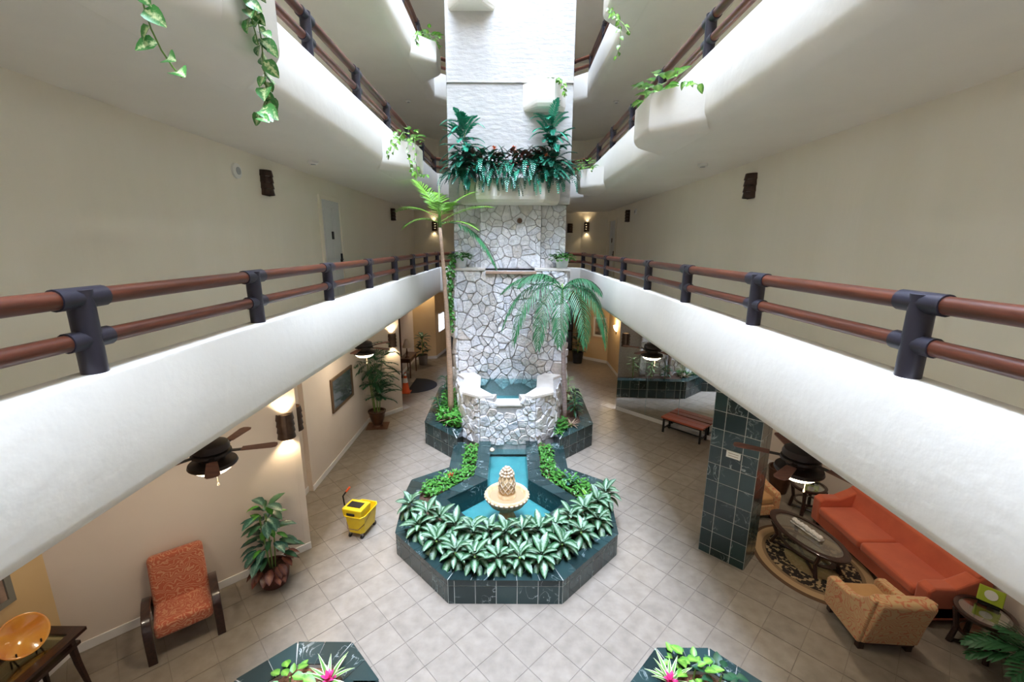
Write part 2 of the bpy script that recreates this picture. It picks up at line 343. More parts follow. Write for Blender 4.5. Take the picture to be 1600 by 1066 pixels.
WM = {}
def thing(name, label, cat, loc=(0, 0, 0), rz=0.0, group=None, kind=None):
    o = bpy.data.objects.new(name, None); COL.objects.link(o); o.empty_display_size = .1
    o.location = loc; o.rotation_euler = (0, 0, rz)
    WM[o.name] = Matrix.Translation(Vector(loc)) @ Matrix.Rotation(rz, 4, 'Z')
    return tag(o, label, cat, group, kind)
def tag(o, label=None, cat=None, group=None, kind=None):
    if label: o['label'] = label
    if cat: o['category'] = cat
    if group: o['group'] = group
    if kind: o['kind'] = kind
    return o
def link(name, me, parent=None, M=None, world=False):
    o = bpy.data.objects.new(name, me); COL.objects.link(o)
    M = M or Matrix.Identity(4)
    if parent:
        o.parent = parent; pm = WM[parent.name]
        if world: M = pm.inverted() @ M
        o.matrix_basis = M; WM[o.name] = pm @ M
    else: o.matrix_basis = M; WM[o.name] = M
    return o
def obj(name, mb, m, parent=None, smooth=False, world=False, bevel=0.0, label=None, M=None, seg=2, kind=None, angle=None):
    me = mb.mesh(name) if isinstance(mb, MB) else mb
    if not me.materials: me.materials.append(m)
    if smooth:
        me.polygons.foreach_set('use_smooth', [True]*len(me.polygons))
        if angle: me.set_sharp_from_angle(angle=R(angle))
    o = link(name, me, parent, M, world)
    if bevel:
        b = o.modifiers.new('bevel', 'BEVEL'); b.width = bevel; b.segments = seg; b.limit_method = 'ANGLE'; b.angle_limit = R(40)
    if label: o['label'] = label
    if kind: o['kind'] = kind
    return o
def struct(name, mb, m, label, cat, smooth=False, bevel=0.0, angle=None):
    o = obj(name, mb, m, None, smooth, bevel=bevel, angle=angle); return tag(o, label, cat, kind='structure')
def frame_from(pos, x, z):
    x = Vector(x).normalized(); z = Vector(z); y = z.cross(x)
    if y.length < 1e-4: y = Vector((0, 1, .1)).cross(x)
    y.normalize(); z = x.cross(y)
    return Matrix(((x.x, y.x, z.x, pos[0]), (x.y, y.y, z.y, pos[1]), (x.z, y.z, z.z, pos[2]), (0, 0, 0, 1)))
def rnd(a, b): return random.uniform(a, b)

# leaf meshes shared by the single leaves
LEAFM = {}
def leafmesh(kind, m, L, W, droop, shape='leaf', n=4, fold=.15):
    k = (kind, m.name)
    if k not in LEAFM:
        me = MB().blade((0, 0, 0), (1, 0, .0), (0, 0, 1), L, W, droop, fold, n, shape).mesh(kind)
        me.materials.append(m); me.polygons.foreach_set('use_smooth', [True]*len(me.polygons)); LEAFM[k] = me
    return LEAFM[k]
def leaf(parent, me, pos, d, s=1.0, up=(0, 0, 1), name='leaf'):
    M = frame_from(pos, d, up) @ Matrix.Scale(s, 4)
    return link(name, me, parent, M, world=True)

# ================================================================== STRUCTURE
STOREYS = 7  # storeys over the fourth are unseen, added to steepen the daylight
ZG2, ZG3, ZG4 = 3.47, 6.585, 9.665
ZUP = [ZG4+3.08*k for k in range(1, STOREYS-3)]; ZROOF = ZUP[-1]+3.08     # undersides of the slabs
SLAB, PAR = .28, .885
OPEN = [(-2.52, -5.0), (-2.52, 15.3), (-1.5, 16.32), (1.38, 16.32), (2.40, 15.3), (2.40, -5.0)]  # near end extended behind the camera to admit more daylight

# ---- ground floor: base with ceramic tiles laid on the diagonal
base = MB().box((.3, 6.4, -.06), (17, 31, .114))
fl = struct('floor', base, GROUT, 'grey beige ceramic tile lobby floor laid diagonally around the fountain', 'floor')
S = .4572; GX, GY, GA = -5.1303*S, 10.9922*S, .8003
ad, bd = Vector((math.cos(GA), -math.sin(GA))), Vector((math.sin(GA), math.cos(GA)))
tile_me = MB().box((0, 0, -.006), (S-.009, S-.009, .012)).mesh('tile'); tile_me.materials.append(TILE)
def hidden_by_parapet(x, y):
    for X in (-2.52, 2.40):
        if X*x > 0 and abs(x) > abs(X):
            z = CAMZ-CAMZ*X/x
            if ZG2 < z < ZG2+PAR: return True
    return False
MAINP = [(-.906, 5.33), (.765, 5.33), (1.80, 6.36), (1.915, 7.52), (1.89, 8.03), (1.22, 8.53), (1.25, 9.62), (1.42, 9.76), (2.12, 10.47), (2.14, 13), (-2.27, 13), (-2.25, 10.53), (-1.53, 9.79), (-1.37, 9.62), (-1.325, 8.54), (-2.03, 8.02), (-2.045, 7.52), (-1.925, 6.36)]
def inpoly(x, y, poly):
    c = False; n = len(poly)
    for i in range(n):
        x0, y0 = poly[i]; x1, y1 = poly[(i+1) % n]
        if (y0 > y) != (y1 > y) and x < (x1-x0)*(y-y0)/(y1-y0)+x0: c = not c
    return c
cells = []
for a in range(-34, 40):
    for b in range(-30, 44):
        p = Vector((GX, GY))+ad*(a+.5)*S+bd*(b+.5)*S
        if not (-6.6 < p.x < 7.4 and 2.2 < p.y < 21.4): continue
        s = toscreen((p.x, p.y, 0))
        vis = s and -25 < s[0] < 1625 and 380 < s[1] < 1095 and not hidden_by_parapet(p.x, p.y) and not inpoly(p.x, p.y, MAINP)
        cells.append((0 if vis else 1, p.length, p.x, p.y))
cells.sort()
rest = MB()
for i, (v, d, x, y) in enumerate(cells):
    M = Matrix.Translation((x, y, .003)) @ Matrix.Rotation(-GA, 4, 'Z')
    if i < 300 and v == 0: link('tile', tile_me, fl, M)
    else:
        q = [M @ Vector(c) for c in tile_me.vertices.__iter__() and [vv.co for vv in tile_me.vertices]]
        rest.add(q, [(3, 2, 1, 0), (4, 5, 6, 7), (0, 1, 5, 4), (1, 2, 6, 5), (2, 3, 7, 6), (3, 0, 4, 7)])
obj('farther_tiles', rest, TILE, fl, kind='stuff')

# ---- storey slabs with parapets swept round the octagonal opening
def offs(path, d):
    n = len(path); out = []
    for i in range(n):
        p0, p1, p2 = Vector(path[i-1]), Vector(path[i]), Vector(path[(i+1) % n])
        e1 = (p1-p0).normalized(); e2 = (p2-p1).normalized()
        n1 = Vector((-e1.y, e1.x)); n2 = Vector((-e2.y, e2.x))
        out.append(p1+(n1+n2)*(d/(1+n1.dot(n2))))
    return out
def offs_open(path, d):
    n = len(path); out = []
    for i in range(n):
        p1 = Vector(path[i]); e1 = (p1-Vector(path[i-1])).normalized() if i else None
        e2 = (Vector(path[i+1])-p1).normalized() if i < n-1 else None
        e1 = e1 or e2; e2 = e2 or e1; n1 = Vector((-e1.y, e1.x)); n2 = Vector((-e2.y, e2.x))
        out.append(p1+(n1+n2)*(d/(1+n1.dot(n2))))
    return out
def sweep(path, prof):
    mb = MB(); n = len(path); rows = [[(p.x, p.y, z) for p in offs(path, d)] for d, z in prof]; m = len(prof)
    mb.v = [v for r in rows for v in r]; mb.uv = [(.5, .5)]*len(mb.v)
    for k in range(m):
        for i in range(n):
            j = (i+1) % n; k2 = (k+1) % m
            mb.f.append((k*n+i, k*n+j, k2*n+j, k2*n+i))
    return mb
def storey(z, r, label):
    prof = [(5.6, 0), (r, 0)]+[(r-r*math.sin(t), r-r*math.cos(t)) for t in [PI/2*k/6 for k in range(1, 6)]]
    prof += [(0, r), (0, PAR-.025), (.008, PAR-.008), (.025, PAR), (.19, PAR), (.21, PAR-.02), (.21, SLAB), (5.6, SLAB)]
    return struct('floor_balcony', sweep(OPEN, [(d, z+h) for d, h in prof]), STUCCO, label, 'balcony', smooth=True, angle=38)
B2 = storey(ZG2, .10, 'second-storey balcony slab with plain white stucco parapet just above the lobby')
B3 = storey(ZG3, .24, 'third-storey balcony slab with round-edged white parapet and planter boxes')
B4 = storey(ZG4, .24, 'fourth-storey balcony slab with round-edged white parapet high beside the tower')
ORD = ['unseen added fifth', 'unseen added sixth', 'unseen added seventh', 'unseen added eighth', 'unseen added ninth', 'unseen added tenth', 'unseen added eleventh']
for k_, z_ in enumerate(ZUP): storey(z_, .24, ORD[k_]+'-storey balcony slab with round-edged white parapet high above the lobby')  # unseen slabs, added with their walls to balance light from the skylight
rf = struct('ceiling_roof', sweep(OPEN, [(5.6, ZROOF), (0, ZROOF), (0, ZROOF+.5), (5.6, ZROOF+.5)]), STUCCO, 'roof slab around the long skylight opening', 'roof')
sk = MB()
for i in range(14): sk.box((-.06, -4.5+i*1.55, ZROOF+.45), (5.2, .07, .12))
for x in (-1.3, 1.18): sk.box((x, 5.7, ZROOF+.45), (.07, 21.3, .12))
sf = struct('window_skylight', sk, WHITETRIM, 'white glazing bars of the skylight over the atrium', 'skylight')

# planter boxes growing out of the parapets
def planter_box(parent, side, y0, z):
    X = -2.52 if side < 0 else 2.40; k = 1 if side < 0 else -1     # k: direction into the atrium
    d = .53; z0, z1 = z+.0, z+.575
    plan = [(X-k*.03, y0-.03), (X+k*d, y0+d), (X+k*d, y0+d+.75), (X-k*.03, y0+2*d+.78)]
    mb = MB(); n = len(plan); cy = y0+d+.37; rows = []
    path = plan if side < 0 else list(reversed(plan)); r_ = .17
    for t in [PI/2*k_/5 for k_ in range(6)]:
        rows.append([(p.x, p.y, z0+r_-r_*math.cos(t)) for p in offs_open(path, r_-r_*math.sin(t))])
    rows += [[(p[0], p[1], z1) for p in path], [(p.x, p.y, z1) for p in offs_open(path, .06)], [(p.x, p.y, z1-.07) for p in offs_open(path, .065)]]
    mb.v = [v for r in rows for v in r]; mb.uv = [(.5, .5)]*len(mb.v)
    for a in range(len(rows)-1):
        for i in range(n): j = (i+1) % n; mb.f.append((a*n+i, a*n+j, (a+1)*n+j, (a+1)*n+i))
    mb.f.append(tuple(range(n))); mb.f.append(tuple(range((len(rows)-1)*n, len(rows)*n)))
    o = obj('planter_box', mb, STUCCO, parent, smooth=True, angle=35)
    return (X+k*.26, cy, z1)
BOX = {}
for nm, par, side, y0, z in (('L3near', B3, -1, 2.85, ZG3), ('L3far', B3, -1, 8.95, ZG3), ('R3near', B3, 1, 5.9, ZG3), ('R3far', B3, 1, 12.0, ZG3),
                             ('L4far', B4, -1, 12.0, ZG4), ('R4', B4, 1, 8.95, ZG4)):
    BOX[nm] = planter_box(par, side, y0, z)

# ---- walls
def wallseg(name, p, q, z0, z1, m, label, th=.12, base=True, ext=0.0):
    p, q = Vector(p), Vector(q); e = (q-p).normalized(); n = Vector((-e.y, e.x)); p2 = p-e*ext; q2 = q+e*ext
    mb = MB().prism([tuple(p2), tuple(q2), tuple(q2+n*th), tuple(p2+n*th)], z0, z1)
    o = struct(name, mb, m, label, 'wall')
    return o
def baseboard(name, p, q, z0, label, h=.13):
    p, q = Vector(p), Vector(q); e = (q-p).normalized(); n = Vector((e.y, -e.x))*.018
    mb = MB().prism([tuple(p), tuple(q), tuple(q+n), tuple(p+n)], z0, z0+h)
    return struct(name, mb, WHITETRIM, label, 'baseboard', bevel=.006)
UP = [(-4.3, -9), (-4.3, 19.6), (-3.3, 20.6), (3.2, 20.6), (4.2, 19.6), (4.2, -9)]
names = ['wall_left', 'wall_left_diagonal', 'wall_back', 'wall_right_diagonal', 'wall_right']
for st, (za, zb) in (('second', (ZG2+SLAB, ZG3)), ('third', (ZG3+SLAB, ZG4)), ('fourth', (ZG4+SLAB, ZUP[0])))+tuple((ORD[k], (z+SLAB, (ZUP+[ZROOF])[k+1])) for k, z in enumerate(ZUP)):
    for i, nm in enumerate(names):
        desc = ['long cream corridor wall opposite the parapet with planters starting near the door', 'short diagonal cream wall at the corridor end', 'cream wall closing the corridor behind the tower',
                'short diagonal cream wall beside the recessed door', 'long cream corridor wall with the far recessed door'][i]
        wallseg(nm, UP[i], UP[i+1], za, zb, WALLUP, desc+', '+st+' storey')
    wallseg('wall_front', UP[5], UP[0], za, zb, WALLUP, 'cream corridor end wall, '+st+' storey')

ZC = ZG2
GL = [(-5.6, -9), (-5.6, 4.47), (-3.45, 6.51), (-4.3, 7.36), (-4.3, 8.25), (-4.2, 8.25), (-4.2, 11.93), (-3.43, 12.86), (-3.55, 12.98), (-4.4, 13.9), (-4.4, 18.95), (-3.46, 19.26), (-3.2, 21.0)]
GLM = [WALLGOLD, WALLTAUPE, WALLTAUPE, WALLTAUPE, WALLTAUPE, WALLTAUPE, WALLTAUPE, WALLTAUPE, WALLTAUPE, WALLTAUPE, WALLGOLD, WALLGOLD]
GLD = ['gold tan wall behind the console table', 'taupe diagonal wall behind the orange armchair', 'taupe return wall behind the bulkhead corner', 'taupe passage wall beside the bulkhead',
       'narrow taupe jamb of the picture wall', 'taupe wall carrying the framed mirror picture', 'taupe diagonal wall with sconce beside the potted palm', 'thin taupe end of the diagonal wall',
       'taupe back of the diagonal wall', 'taupe hall wall behind the dark console', 'gold painted wall behind the hall plant', 'gold painted wall beside the glass doors']
for i in range(len(GL)-1):
    if i not in (4, 7): wallseg('wall_left', GL[i], GL[i+1], 0, ZC, GLM[i], GLD[i], th=.1)
    if i in (0, 1, 3, 5, 6, 9, 10, 11): baseboard('baseboard_left', GL[i], GL[i+1], 0, 'white baseboard under the '+GLD[i])
GR = [(3.2, 21.0), (3.35, 19.28), (4.25, 18.5), (4.25, 14.0), (3.55, 13.2), (3.36, 13.02), (5.46, 10.74), (6.62, 8.9), (6.62, -9)]
GRM = [WALLGOLD, WALLGOLD, WALLGOLD, WALLTAUPE, WALLTAUPE, WALLTAUPE, WALLTAUPE, WALLTAUPE]
GRD = ['gold painted wall beside the far glass door', 'gold diagonal wall with the hanging picture', 'gold hall wall with the glowing shell lamp', 'taupe back of the mirrored wall', 'thin taupe end of the mirrored wall',
       'diagonal wall carrying the mirror panels', 'taupe diagonal wall behind the far armchair', 'taupe wall behind the orange sofa']
for i in range(len(GR)-1):
    if i != 4: wallseg('wall_right', GR[i], GR[i+1], 0, ZC, GRM[i], GRD[i], th=.1)
    if i in (0, 1, 2, 5, 6, 7): baseboard('baseboard_right', GR[i], GR[i+1], 0, 'white baseboard under the '+GRD[i])
wallseg('wall_back', (-3.2, 21.0), (3.2, 21.0), 0, ZC, WALLGOLD, 'gold wall at the end of the lobby behind the tower')
wallseg('wall_front', (6.62, -9), (-5.6, -9), 0, ZC, WALLTAUPE, 'taupe wall at the near end of the lobby')

# ---- stone facing
def voronoi(w, h, n, relax=2, seed=1):
    rg = random.Random(seed); pts = [(rg.uniform(0, w), rg.uniform(0, h)) for _ in range(n)]
    for it in range(relax+1):
        polys = []
        for i, (x, y) in enumerate(pts):
            poly = [(0, 0), (w, 0), (w, h), (0, h)]
            near = sorted(range(n), key=lambda j: (pts[j][0]-x)**2+(pts[j][1]-y)**2)[1:26]
            for j in near:
                a, b = pts[j]; mx, my = (a+x)/2, (b+y)/2; nx, ny = a-x, b-y; new = []
                for k in range(len(poly)):
                    p, q = poly[k], poly[(k+1) % len(poly)]
                    dp = (p[0]-mx)*nx+(p[1]-my)*ny; dq = (q[0]-mx)*nx+(q[1]-my)*ny
                    if dp <= 0: new.append(p)
                    if dp*dq < 0: t = dp/(dp-dq); new.append((p[0]+(q[0]-p[0])*t, p[1]+(q[1]-p[1])*t))
                poly = new
                if len(poly) < 3: break
            polys.append(poly)
        if it < relax:
            pts = [((sum(p[0] for p in po)/len(po))*.6+pt[0]*.4, (sum(p[1] for p in po)/len(po))*.6+pt[1]*.4) if len(po) > 2 else pt for po, pt in zip(polys, pts)]
    return [p for p in polys if len(p) > 2]
def stones(parent, p, q, z0, z1, n, seed, t=(.03, .07), gap=.006, m=None, skip=None):
    """irregular stones on the upright face from p to q (outside = right of p->q)"""
    p, q = Vector(p), Vector(q); e = (q-p).normalized(); nr = Vector((e.y, -e.x)); w = (q-p).length
    rg = random.Random(seed+99)
    for poly in voronoi(w, z1-z0, n, 0 if n > 60 else 1, seed):
        # drop tiny edges
        po = [poly[k] for k in range(len(poly)) if math.dist(poly[k], poly[k-1]) > .02]
        if len(po) < 3: continue
        cx = sum(a for a, b in po)/len(po); cy = sum(b for a, b in po)/len(po)
        if skip and skip(cx, cy+z0): continue
        rad = max(.03, min(math.dist((cx, cy), ((po[k][0]+po[k-1][0])/2, (po[k][1]+po[k-1][1])/2)) for k in range(len(po))))
        sh = max(.5, 1-gap/rad); th = rg.uniform(*t); tx, ty = rg.uniform(-.12, .12), rg.uniform(-.12, .12)
        # chop corners so that the outline is rounder
        rr = []
        for k in range(len(po)):
            a, b, c = po[k-1], po[k], po[(k+1) % len(po)]; f = rg.uniform(.05, .16)
            rr += [(b[0]+(a[0]-b[0])*f, b[1]+(a[1]-b[1])*f), (b[0]+(c[0]-b[0])*f, b[1]+(c[1]-b[1])*f)]
        mb = MB(); vs = []; k = len(rr)
        for s_, dd in ((sh, 0), (sh*.985, th*.7), (sh*.88, th)):
            for u, v in rr:
                U, V = cx+(u-cx)*s_, cy+(v-cy)*s_; dep = dd+((u-cx)*tx+(v-cy)*ty if dd else -.01)
                P2 = p+e*U+nr*dep; vs.append((P2.x, P2.y, z0+V))
        fs = [tuple(range(2*k, 3*k))]
        for a in (0, 1):
            for i in range(k): j = (i+1) % k; fs.append((a*k+i, a*k+j, (a+1)*k+j, (a+1)*k+i))
        mb.add(vs, fs); obj('stone', mb, m or STONE, parent, world=True)

# tower: stone lower wall, stone panels above, white stucco shaft
YW = 11.72
core = MB().prism([(-1.50, YW+.02), (1.43, YW+.02), (1.56, YW+.27), (1.56, 13.9), (-1.66, 13.9), (-1.66, YW+.27)], 0, 4.46)
tw = struct('wall_tower', core, MORTAR, 'white fieldstone waterfall wall rising behind the upper basin', 'stone wall')
stones(tw, (-1.50, YW), (1.43, YW), .9, 4.46, 205, 3, skip=lambda u, z: z < 1.25)
stones(tw, (-1.66, YW+.27), (-1.50, YW), .6, 4.46, 22, 5)
stones(tw, (1.43, YW), (1.56, YW+.27), .6, 4.46, 22, 6)
cap = MB().prism([(-1.66, YW-.05), (-.72, YW-.05), (-.72, 12.3), (-1.66, 12.3)], 4.46, 4.53)
obj('ledge', cap, TRAVERT, tw, bevel=.01)
obj('ledge', MB().prism([(.62, YW-.05), (1.56, YW-.05), (1.56, 12.3), (.62, 12.3)], 4.46, 4.53), TRAVERT, tw, bevel=.01)
LEDGEB = mat('ledge_brown', (.45, .30, .21), .6, (.34, .21, .14), 6)
obj('spill_ledge', MB().prism([(-.70, YW-.13), (.66, YW-.13), (.66, 12.3), (-.70, 12.3)], 4.38, 4.45), LEDGEB, tw, bevel=.012, label='brown spill ledge of the waterfall')
core2 = MB().prism([(-1.60, 12.24), (1.48, 12.24), (1.48, 13.9), (-1.60, 13.9)], 4.5, 6.2)
core2.prism([(-.86, 12.0), (.78, 12.0), (.78, 12.3), (-.86, 12.3)], 4.5, 6.2)
tw2 = struct('wall_tower_panel', core2, MORTAR, 'flat grey white fieldstone panels under the fern planter', 'stone wall')
stones(tw2, (-.86, 11.99), (.78, 11.99), 4.5, 6.2, 66, 11, t=(.015, .04))
stones(tw2, (-1.60, 12.23), (-.87, 12.23), 4.5, 6.2, 34, 12, t=(.015, .04))
stones(tw2, (.79, 12.23), (1.48, 12.23), 4.5, 6.2, 34, 13, t=(.015, .04))
spt = MB().tube([px(812, 345, Y=12.0), px(812, 345, Y=11.9)], .07, 10)
obj('water_spout', spt, BROWNWOOD, tw2, label='dark round water spout')
shaft = MB().prism([(-1.68, 12.0), (1.535, 12.0), (1.535, 13.95), (-1.68, 13.95)], 6.2, ZROOF+.5)
sh = struct('wall_tower_shaft', shaft, TOWERW, 'tall rough white stucco shaft of the tower rising to the skylight', 'tower', bevel=.02)
obj('seam', MB().box((-.07, 11.985, 9.13), (3.2, .04, .035)), TOWERW, sh, bevel=.01)
def tower_box(plan, z0, z1):
    mb = MB(); n = len(plan); cx = sum(p[0] for p in plan)/n; cy = 12.0; rows = []
    for h, k in ((0, .72), (.03, .88), (.10, .97), (.18, 1), (z1-z0, 1), (z1-z0, .88), (z1-z0-.08, .86)):
        rows.append([(cx+(p[0]-cx)*(.6+.4*k), cy+(p[1]-cy)*k, z0+h) for p in plan])
    mb.v = [v for r in rows for v in r]; mb.uv = [(.5, .5)]*len(mb.v)
    for a in range(len(rows)-1):
        for i in range(n): j = (i+1) % n; mb.f.append((a*n+i, a*n+j, (a+1)*n+j, (a+1)*n+i))
    mb.f += [tuple(range(n)), tuple(range((len(rows)-1)*n, len(rows)*n))]
    obj('planter_box', mb, STUCCO, sh, bevel=.03, seg=3)
tower_box([(.24, 12.02), (.60, 11.55), (1.02, 11.55), (1.36, 12.02)], 8.45, 9.08)
tower_box([(-1.62, 12.02), (-1.30, 11.55), (-.72, 11.55), (-.42, 12.02)], 10.7, 11.3)
tower_box([(-1.42, 12.02), (-.92, 11.40), (.82, 11.40), (1.28, 12.02)], 6.17, 6.78)

# ---- doors
def door(name, p, q, z0, h, m, label, nrm, panels=True, handle=True, n_=2):
    """door leaf with frame between plan points p and q; nrm = into the corridor"""
    p, q, nn = Vector(p), Vector(q), Vector(nrm); e = (q-p).normalized(); w = (q-p).length
    t = thing(name, label, 'door', (p.x, p.y, z0), kind='structure')
    def bar(nm, a, b, za, zb, d0, d1, mm, par=t, bev=.006):
        P = [p+e*a+nn*d0, p+e*b+nn*d0, p+e*b+nn*d1, p+e*a+nn*d1]
        return obj(nm, MB().prism([tuple(v) for v in P], z0+za, z0+zb), mm, par, world=True, bevel=bev)
    for a, b in ((-.09, 0), (w, w+.09)): bar('door_frame', a, b, 0, h+.09, 0, .05, WALLUP if m is DOORW else m)
    bar('door_frame', 0, w, h, h+.09, 0, .05, WALLUP if m is DOORW else m)
    lf = bar('door_leaf', 0, w, .01, h, 0, .015, m)
    if panels:
        for a, b in ((.12*w, .45*w), (.55*w, .88*w)):
            for za, zb in ((.15, .9), (1.02, h-.15)): bar('panel', a, b, za, zb, .012, .028, m, lf)
    if handle:
        bar('handle', w-.14, w-.08, .92, 1.16, .012, .06, BLACK, lf); bar('handle', w-.22, w-.08, 1.0, 1.03, .05, .075, BLACK, lf)
        bar('door_knocker', w*.46, w*.54, 1.5, 1.68, .02, .05, BLACK, lf)
    return t
door('door_1', (-4.3, 10.05), (-4.3, 11.1), ZG2+SLAB, 2.38, DOORW, 'white panelled apartment door with dark lever handle on the second storey', (1, 0))
door('door_2', (4.2, 19.0), (4.2, 17.95), ZG2+SLAB, 2.38, DOORW, 'white apartment door near the diagonal wall at the second-storey corridor end', (-1, 0))
door('door_3', (4.25, 15.6), (4.25, 14.6), 0, 2.5, BROWNWOOD, 'tall brown wooden door behind the mirrored wall', (-1, 0), panels=True, handle=False)
door('door_4', (-4.4, 15.6), (-4.4, 16.5), 0.75, 1.9, BROWNWOOD, 'dark brown wooden panel on the hall wall above the console', (1, 0), panels=False, handle=False)
def glassdoor(x0, x1, label, name):
    t = thing(name, label, 'door', ((x0+x1)/2, 20.95, 0), kind='structure')
    n = 2
    for i in range(n+1): obj('door_frame', MB().box((x0+(x1-x0)*i/n, 20.93, 1.25), (.06, .06, 2.5)), BLACK, t, world=True)
    for z in (.04, 1.0, 2.47): obj('door_rail', MB().box(((x0+x1)/2, 20.93, z), (x1-x0, .05, .08)), BLACK, t, world=True)
    for i in range(n): obj('pane', MB().box((x0+(x1-x0)*(i+.5)/n, 20.94, 1.25), ((x1-x0)/n-.06, .01, 2.4)), DARKGL, t, world=True)
glassdoor(-3.12, -1.9, 'dark framed glass entry door beside the gold wall', 'door_5')
glassdoor(1.9, 3.0, 'dark framed glass door at the far end beyond the hanging picture', 'door_6')
WINLIT = mat('window_daylit', (.8, .85, .9), .3, emit=(.85, .92, 1.0), estr=1.3)
wt = thing('window_1', 'narrow daylit window in the gold wall beside the glass entry door', 'window', (-3.35, 20.0, 1.6), kind='structure')
e_ = (Vector((-3.2, 21.0))-Vector((-3.46, 19.26))).normalized()
for k in range(3):
    a = Vector((-3.46, 19.26))+e_*.45; b = Vector((-3.46, 19.26))+e_*1.25; nn = Vector((e_.y, -e_.x))
    obj('pane', MB().prism([tuple(a+nn*.01), tuple(b+nn*.01), tuple(b+nn*.03), tuple(a+nn*.03)], 1.17+k*.27, 1.42+k*.27), WINLIT, wt, world=True)
obj('window_frame', MB().prism([tuple(a+nn*.0), tuple(b+nn*.0), tuple(b+nn*.015), tuple(a+nn*.015)], 1.12, 2.02), WHITETRIM, wt, world=True)

# ---- marble pillar
PL = [Vector((3.267, 6.524)), Vector((3.78, 6.015)), Vector((4.16, 6.38)), Vector((3.65, 6.89))]
pm = MB().prism([tuple(v) for v in PL], 0, ZC)
pil = struct('pillar', pm, MGROUT, 'square dark green marble tiled pillar beside the seating area', 'pillar')
def face_tiles(parent, p, q, zs, size=.305, m=None, th=.004, gap=.010, start=None):
    """tiles on the upright face p->q, outside = right of p->q"""
    m = m or MARBLE; p, q = Vector(p), Vector(q); e = (q-p).normalized(); nr = Vector((e.y, -e.x)); w = (q-p).length
    xs = [0.0]; x = start if start else size
    while x < w-.03: xs.append(x); x += size
    xs.append(w)
    for a, b in zip(xs[:-1], xs[1:]):
        for z0, z1 in zip(zs[:-1], zs[1:]):
            A, B = p+e*(a+gap/2), p+e*(b-gap/2)
            obj('tile', MB().prism([tuple(A), tuple(B), tuple(B+nr*th), tuple(A+nr*th)], z0+gap/2, z1-gap/2), m, parent, world=True)
zs = [0]+[.14+.305*k for k in range(11)]+[ZC]
face_tiles(pil, PL[0], PL[1], zs, start=.19)
face_tiles(pil, PL[1], PL[2], zs, start=.30)
face_tiles(pil, PL[3], PL[0], zs)
sg = thing('sign_plate', 'small cream notice plate with two lines fixed to the marble pillar', 'sign', (3.45, 6.3, 1.9))
e_ = (PL[1]-PL[0]).normalized(); nr = Vector((e_.y, -e_.x)); c_ = PL[0]+e_*.37+nr*.014
ax_ = math.atan2(e_.y, e_.x)
obj('plate', MB().box((c_.x+nr.x*.006, c_.y+nr.y*.006, 1.92), (.21, .012, .11), ax_), WHITEPL, sg, world=True)
for z in (1.94, 1.90): obj('text_line', MB().box((c_.x+nr.x*.0125, c_.y+nr.y*.0125, z), (.15, .002, .010), ax_), mat('sign_ink', (.35, .28, .2), .7), sg, world=True)

# ---- mirror panels on the diagonal wall
mA, mB_ = Vector((3.36, 13.02)), Vector((5.46, 10.74)); me_ = (mB_-mA).normalized(); mn = Vector((me_.y, -me_.x)); ml_ = (mB_-mA).length
mr_ = thing('mirror_wall', 'floor to ceiling mirror in three panels behind the red bench', 'mirror', (4.4, 11.8, .13))
for k in range(3):
    a, b = mA+me_*(ml_*k/3+.006), mA+me_*(ml_*(k+1)/3-.006)
    obj('mirror_panel', MB().prism([tuple(a+mn*.004), tuple(b+mn*.004), tuple(b+mn*.02), tuple(a+mn*.02)], .13, ZC), MIRROR, mr_, world=True)
    if k:
        a = mA+me_*(ml_*k/3-.005); b = a+me_*.010
        obj('joint', MB().prism([tuple(a+mn*.004), tuple(b+mn*.004), tuple(b+mn*.022), tuple(a+mn*.022)], .13, ZC), GLASSV, mr_, world=True)

# ================================================================== FOUNTAIN
OUT = [(-1.37, 9.75), (-1.325, 8.54), (-2.03, 8.02), (-2.045, 7.52), (-1.925, 6.36), (-.906, 5.33), (.765, 5.33), (1.80, 6.36), (1.915, 7.52), (1.89, 8.03), (1.22, 8.53), (1.25, 9.75)]
def kerb(parent, path, zs, capw=.28, size=.305, m=None, rear=True):
    """tiled upright faces along an open path (outside = right of travel) and cap tiles on top"""
    m = m or MARBLE; inn = offs_open(path, capw); inw = offs_open(path, .10); back = MB(); h = zs[-1]
    for i in range(len(path)-1):
        p, q = Vector(path[i]), Vector(path[i+1])
        back.prism([tuple(p), tuple(q), tuple(inw[i+1]), tuple(inw[i])], .0, h-.005)
        w = (q-p).length; face_tiles(parent, p, q, zs, size, m, start=(w % size)/2+.02 if (w % size)/2 > .04 else None)
        n = max(1, round(w/size)); e = (q-p).normalized(); nr = Vector((e.y, -e.x))*.014; p2, q2 = p+nr, q+nr
        for k in range(n):
            g = .004/w; a, b = k/n+g, (k+1)/n-g
            obj('tile', MB().prism([tuple(p2.lerp(q2, a)), tuple(p2.lerp(q2, b)), tuple(inn[i].lerp(inn[i+1], b)), tuple(inn[i].lerp(inn[i+1], a))], h-.004, h+.008), m, parent, world=True)
    if rear:
        for i in range(len(path)-1):
            back.prism([tuple(inw[i]), tuple(inw[i+1]), tuple(inn[i+1]), tuple(inn[i])], h-.06, h-.005)
    obj('kerb_core', back, MGROUT, parent, world=True)
    return inn
mp_ = thing('fountain_planter', 'large dark green marble planter bed wrapped around the pineapple fountain pool', 'planter', (-.06, 7.2, 0))
inn = kerb(mp_, OUT, [0, .305, .41])
RIMO = [(-.77, 9.78), (-.76, 8.15), (-1.47, 7.30), (-.85, 6.38), (.62, 6.36), (1.32, 7.24), (.64, 8.12), (.645, 9.78)]
RIMI = [(-.485, 9.78), (-.475, 7.97), (-1.20, 7.26), (-.72, 6.66), (.49, 6.64), (1.05, 7.22), (.355, 7.98), (.36, 9.78)]
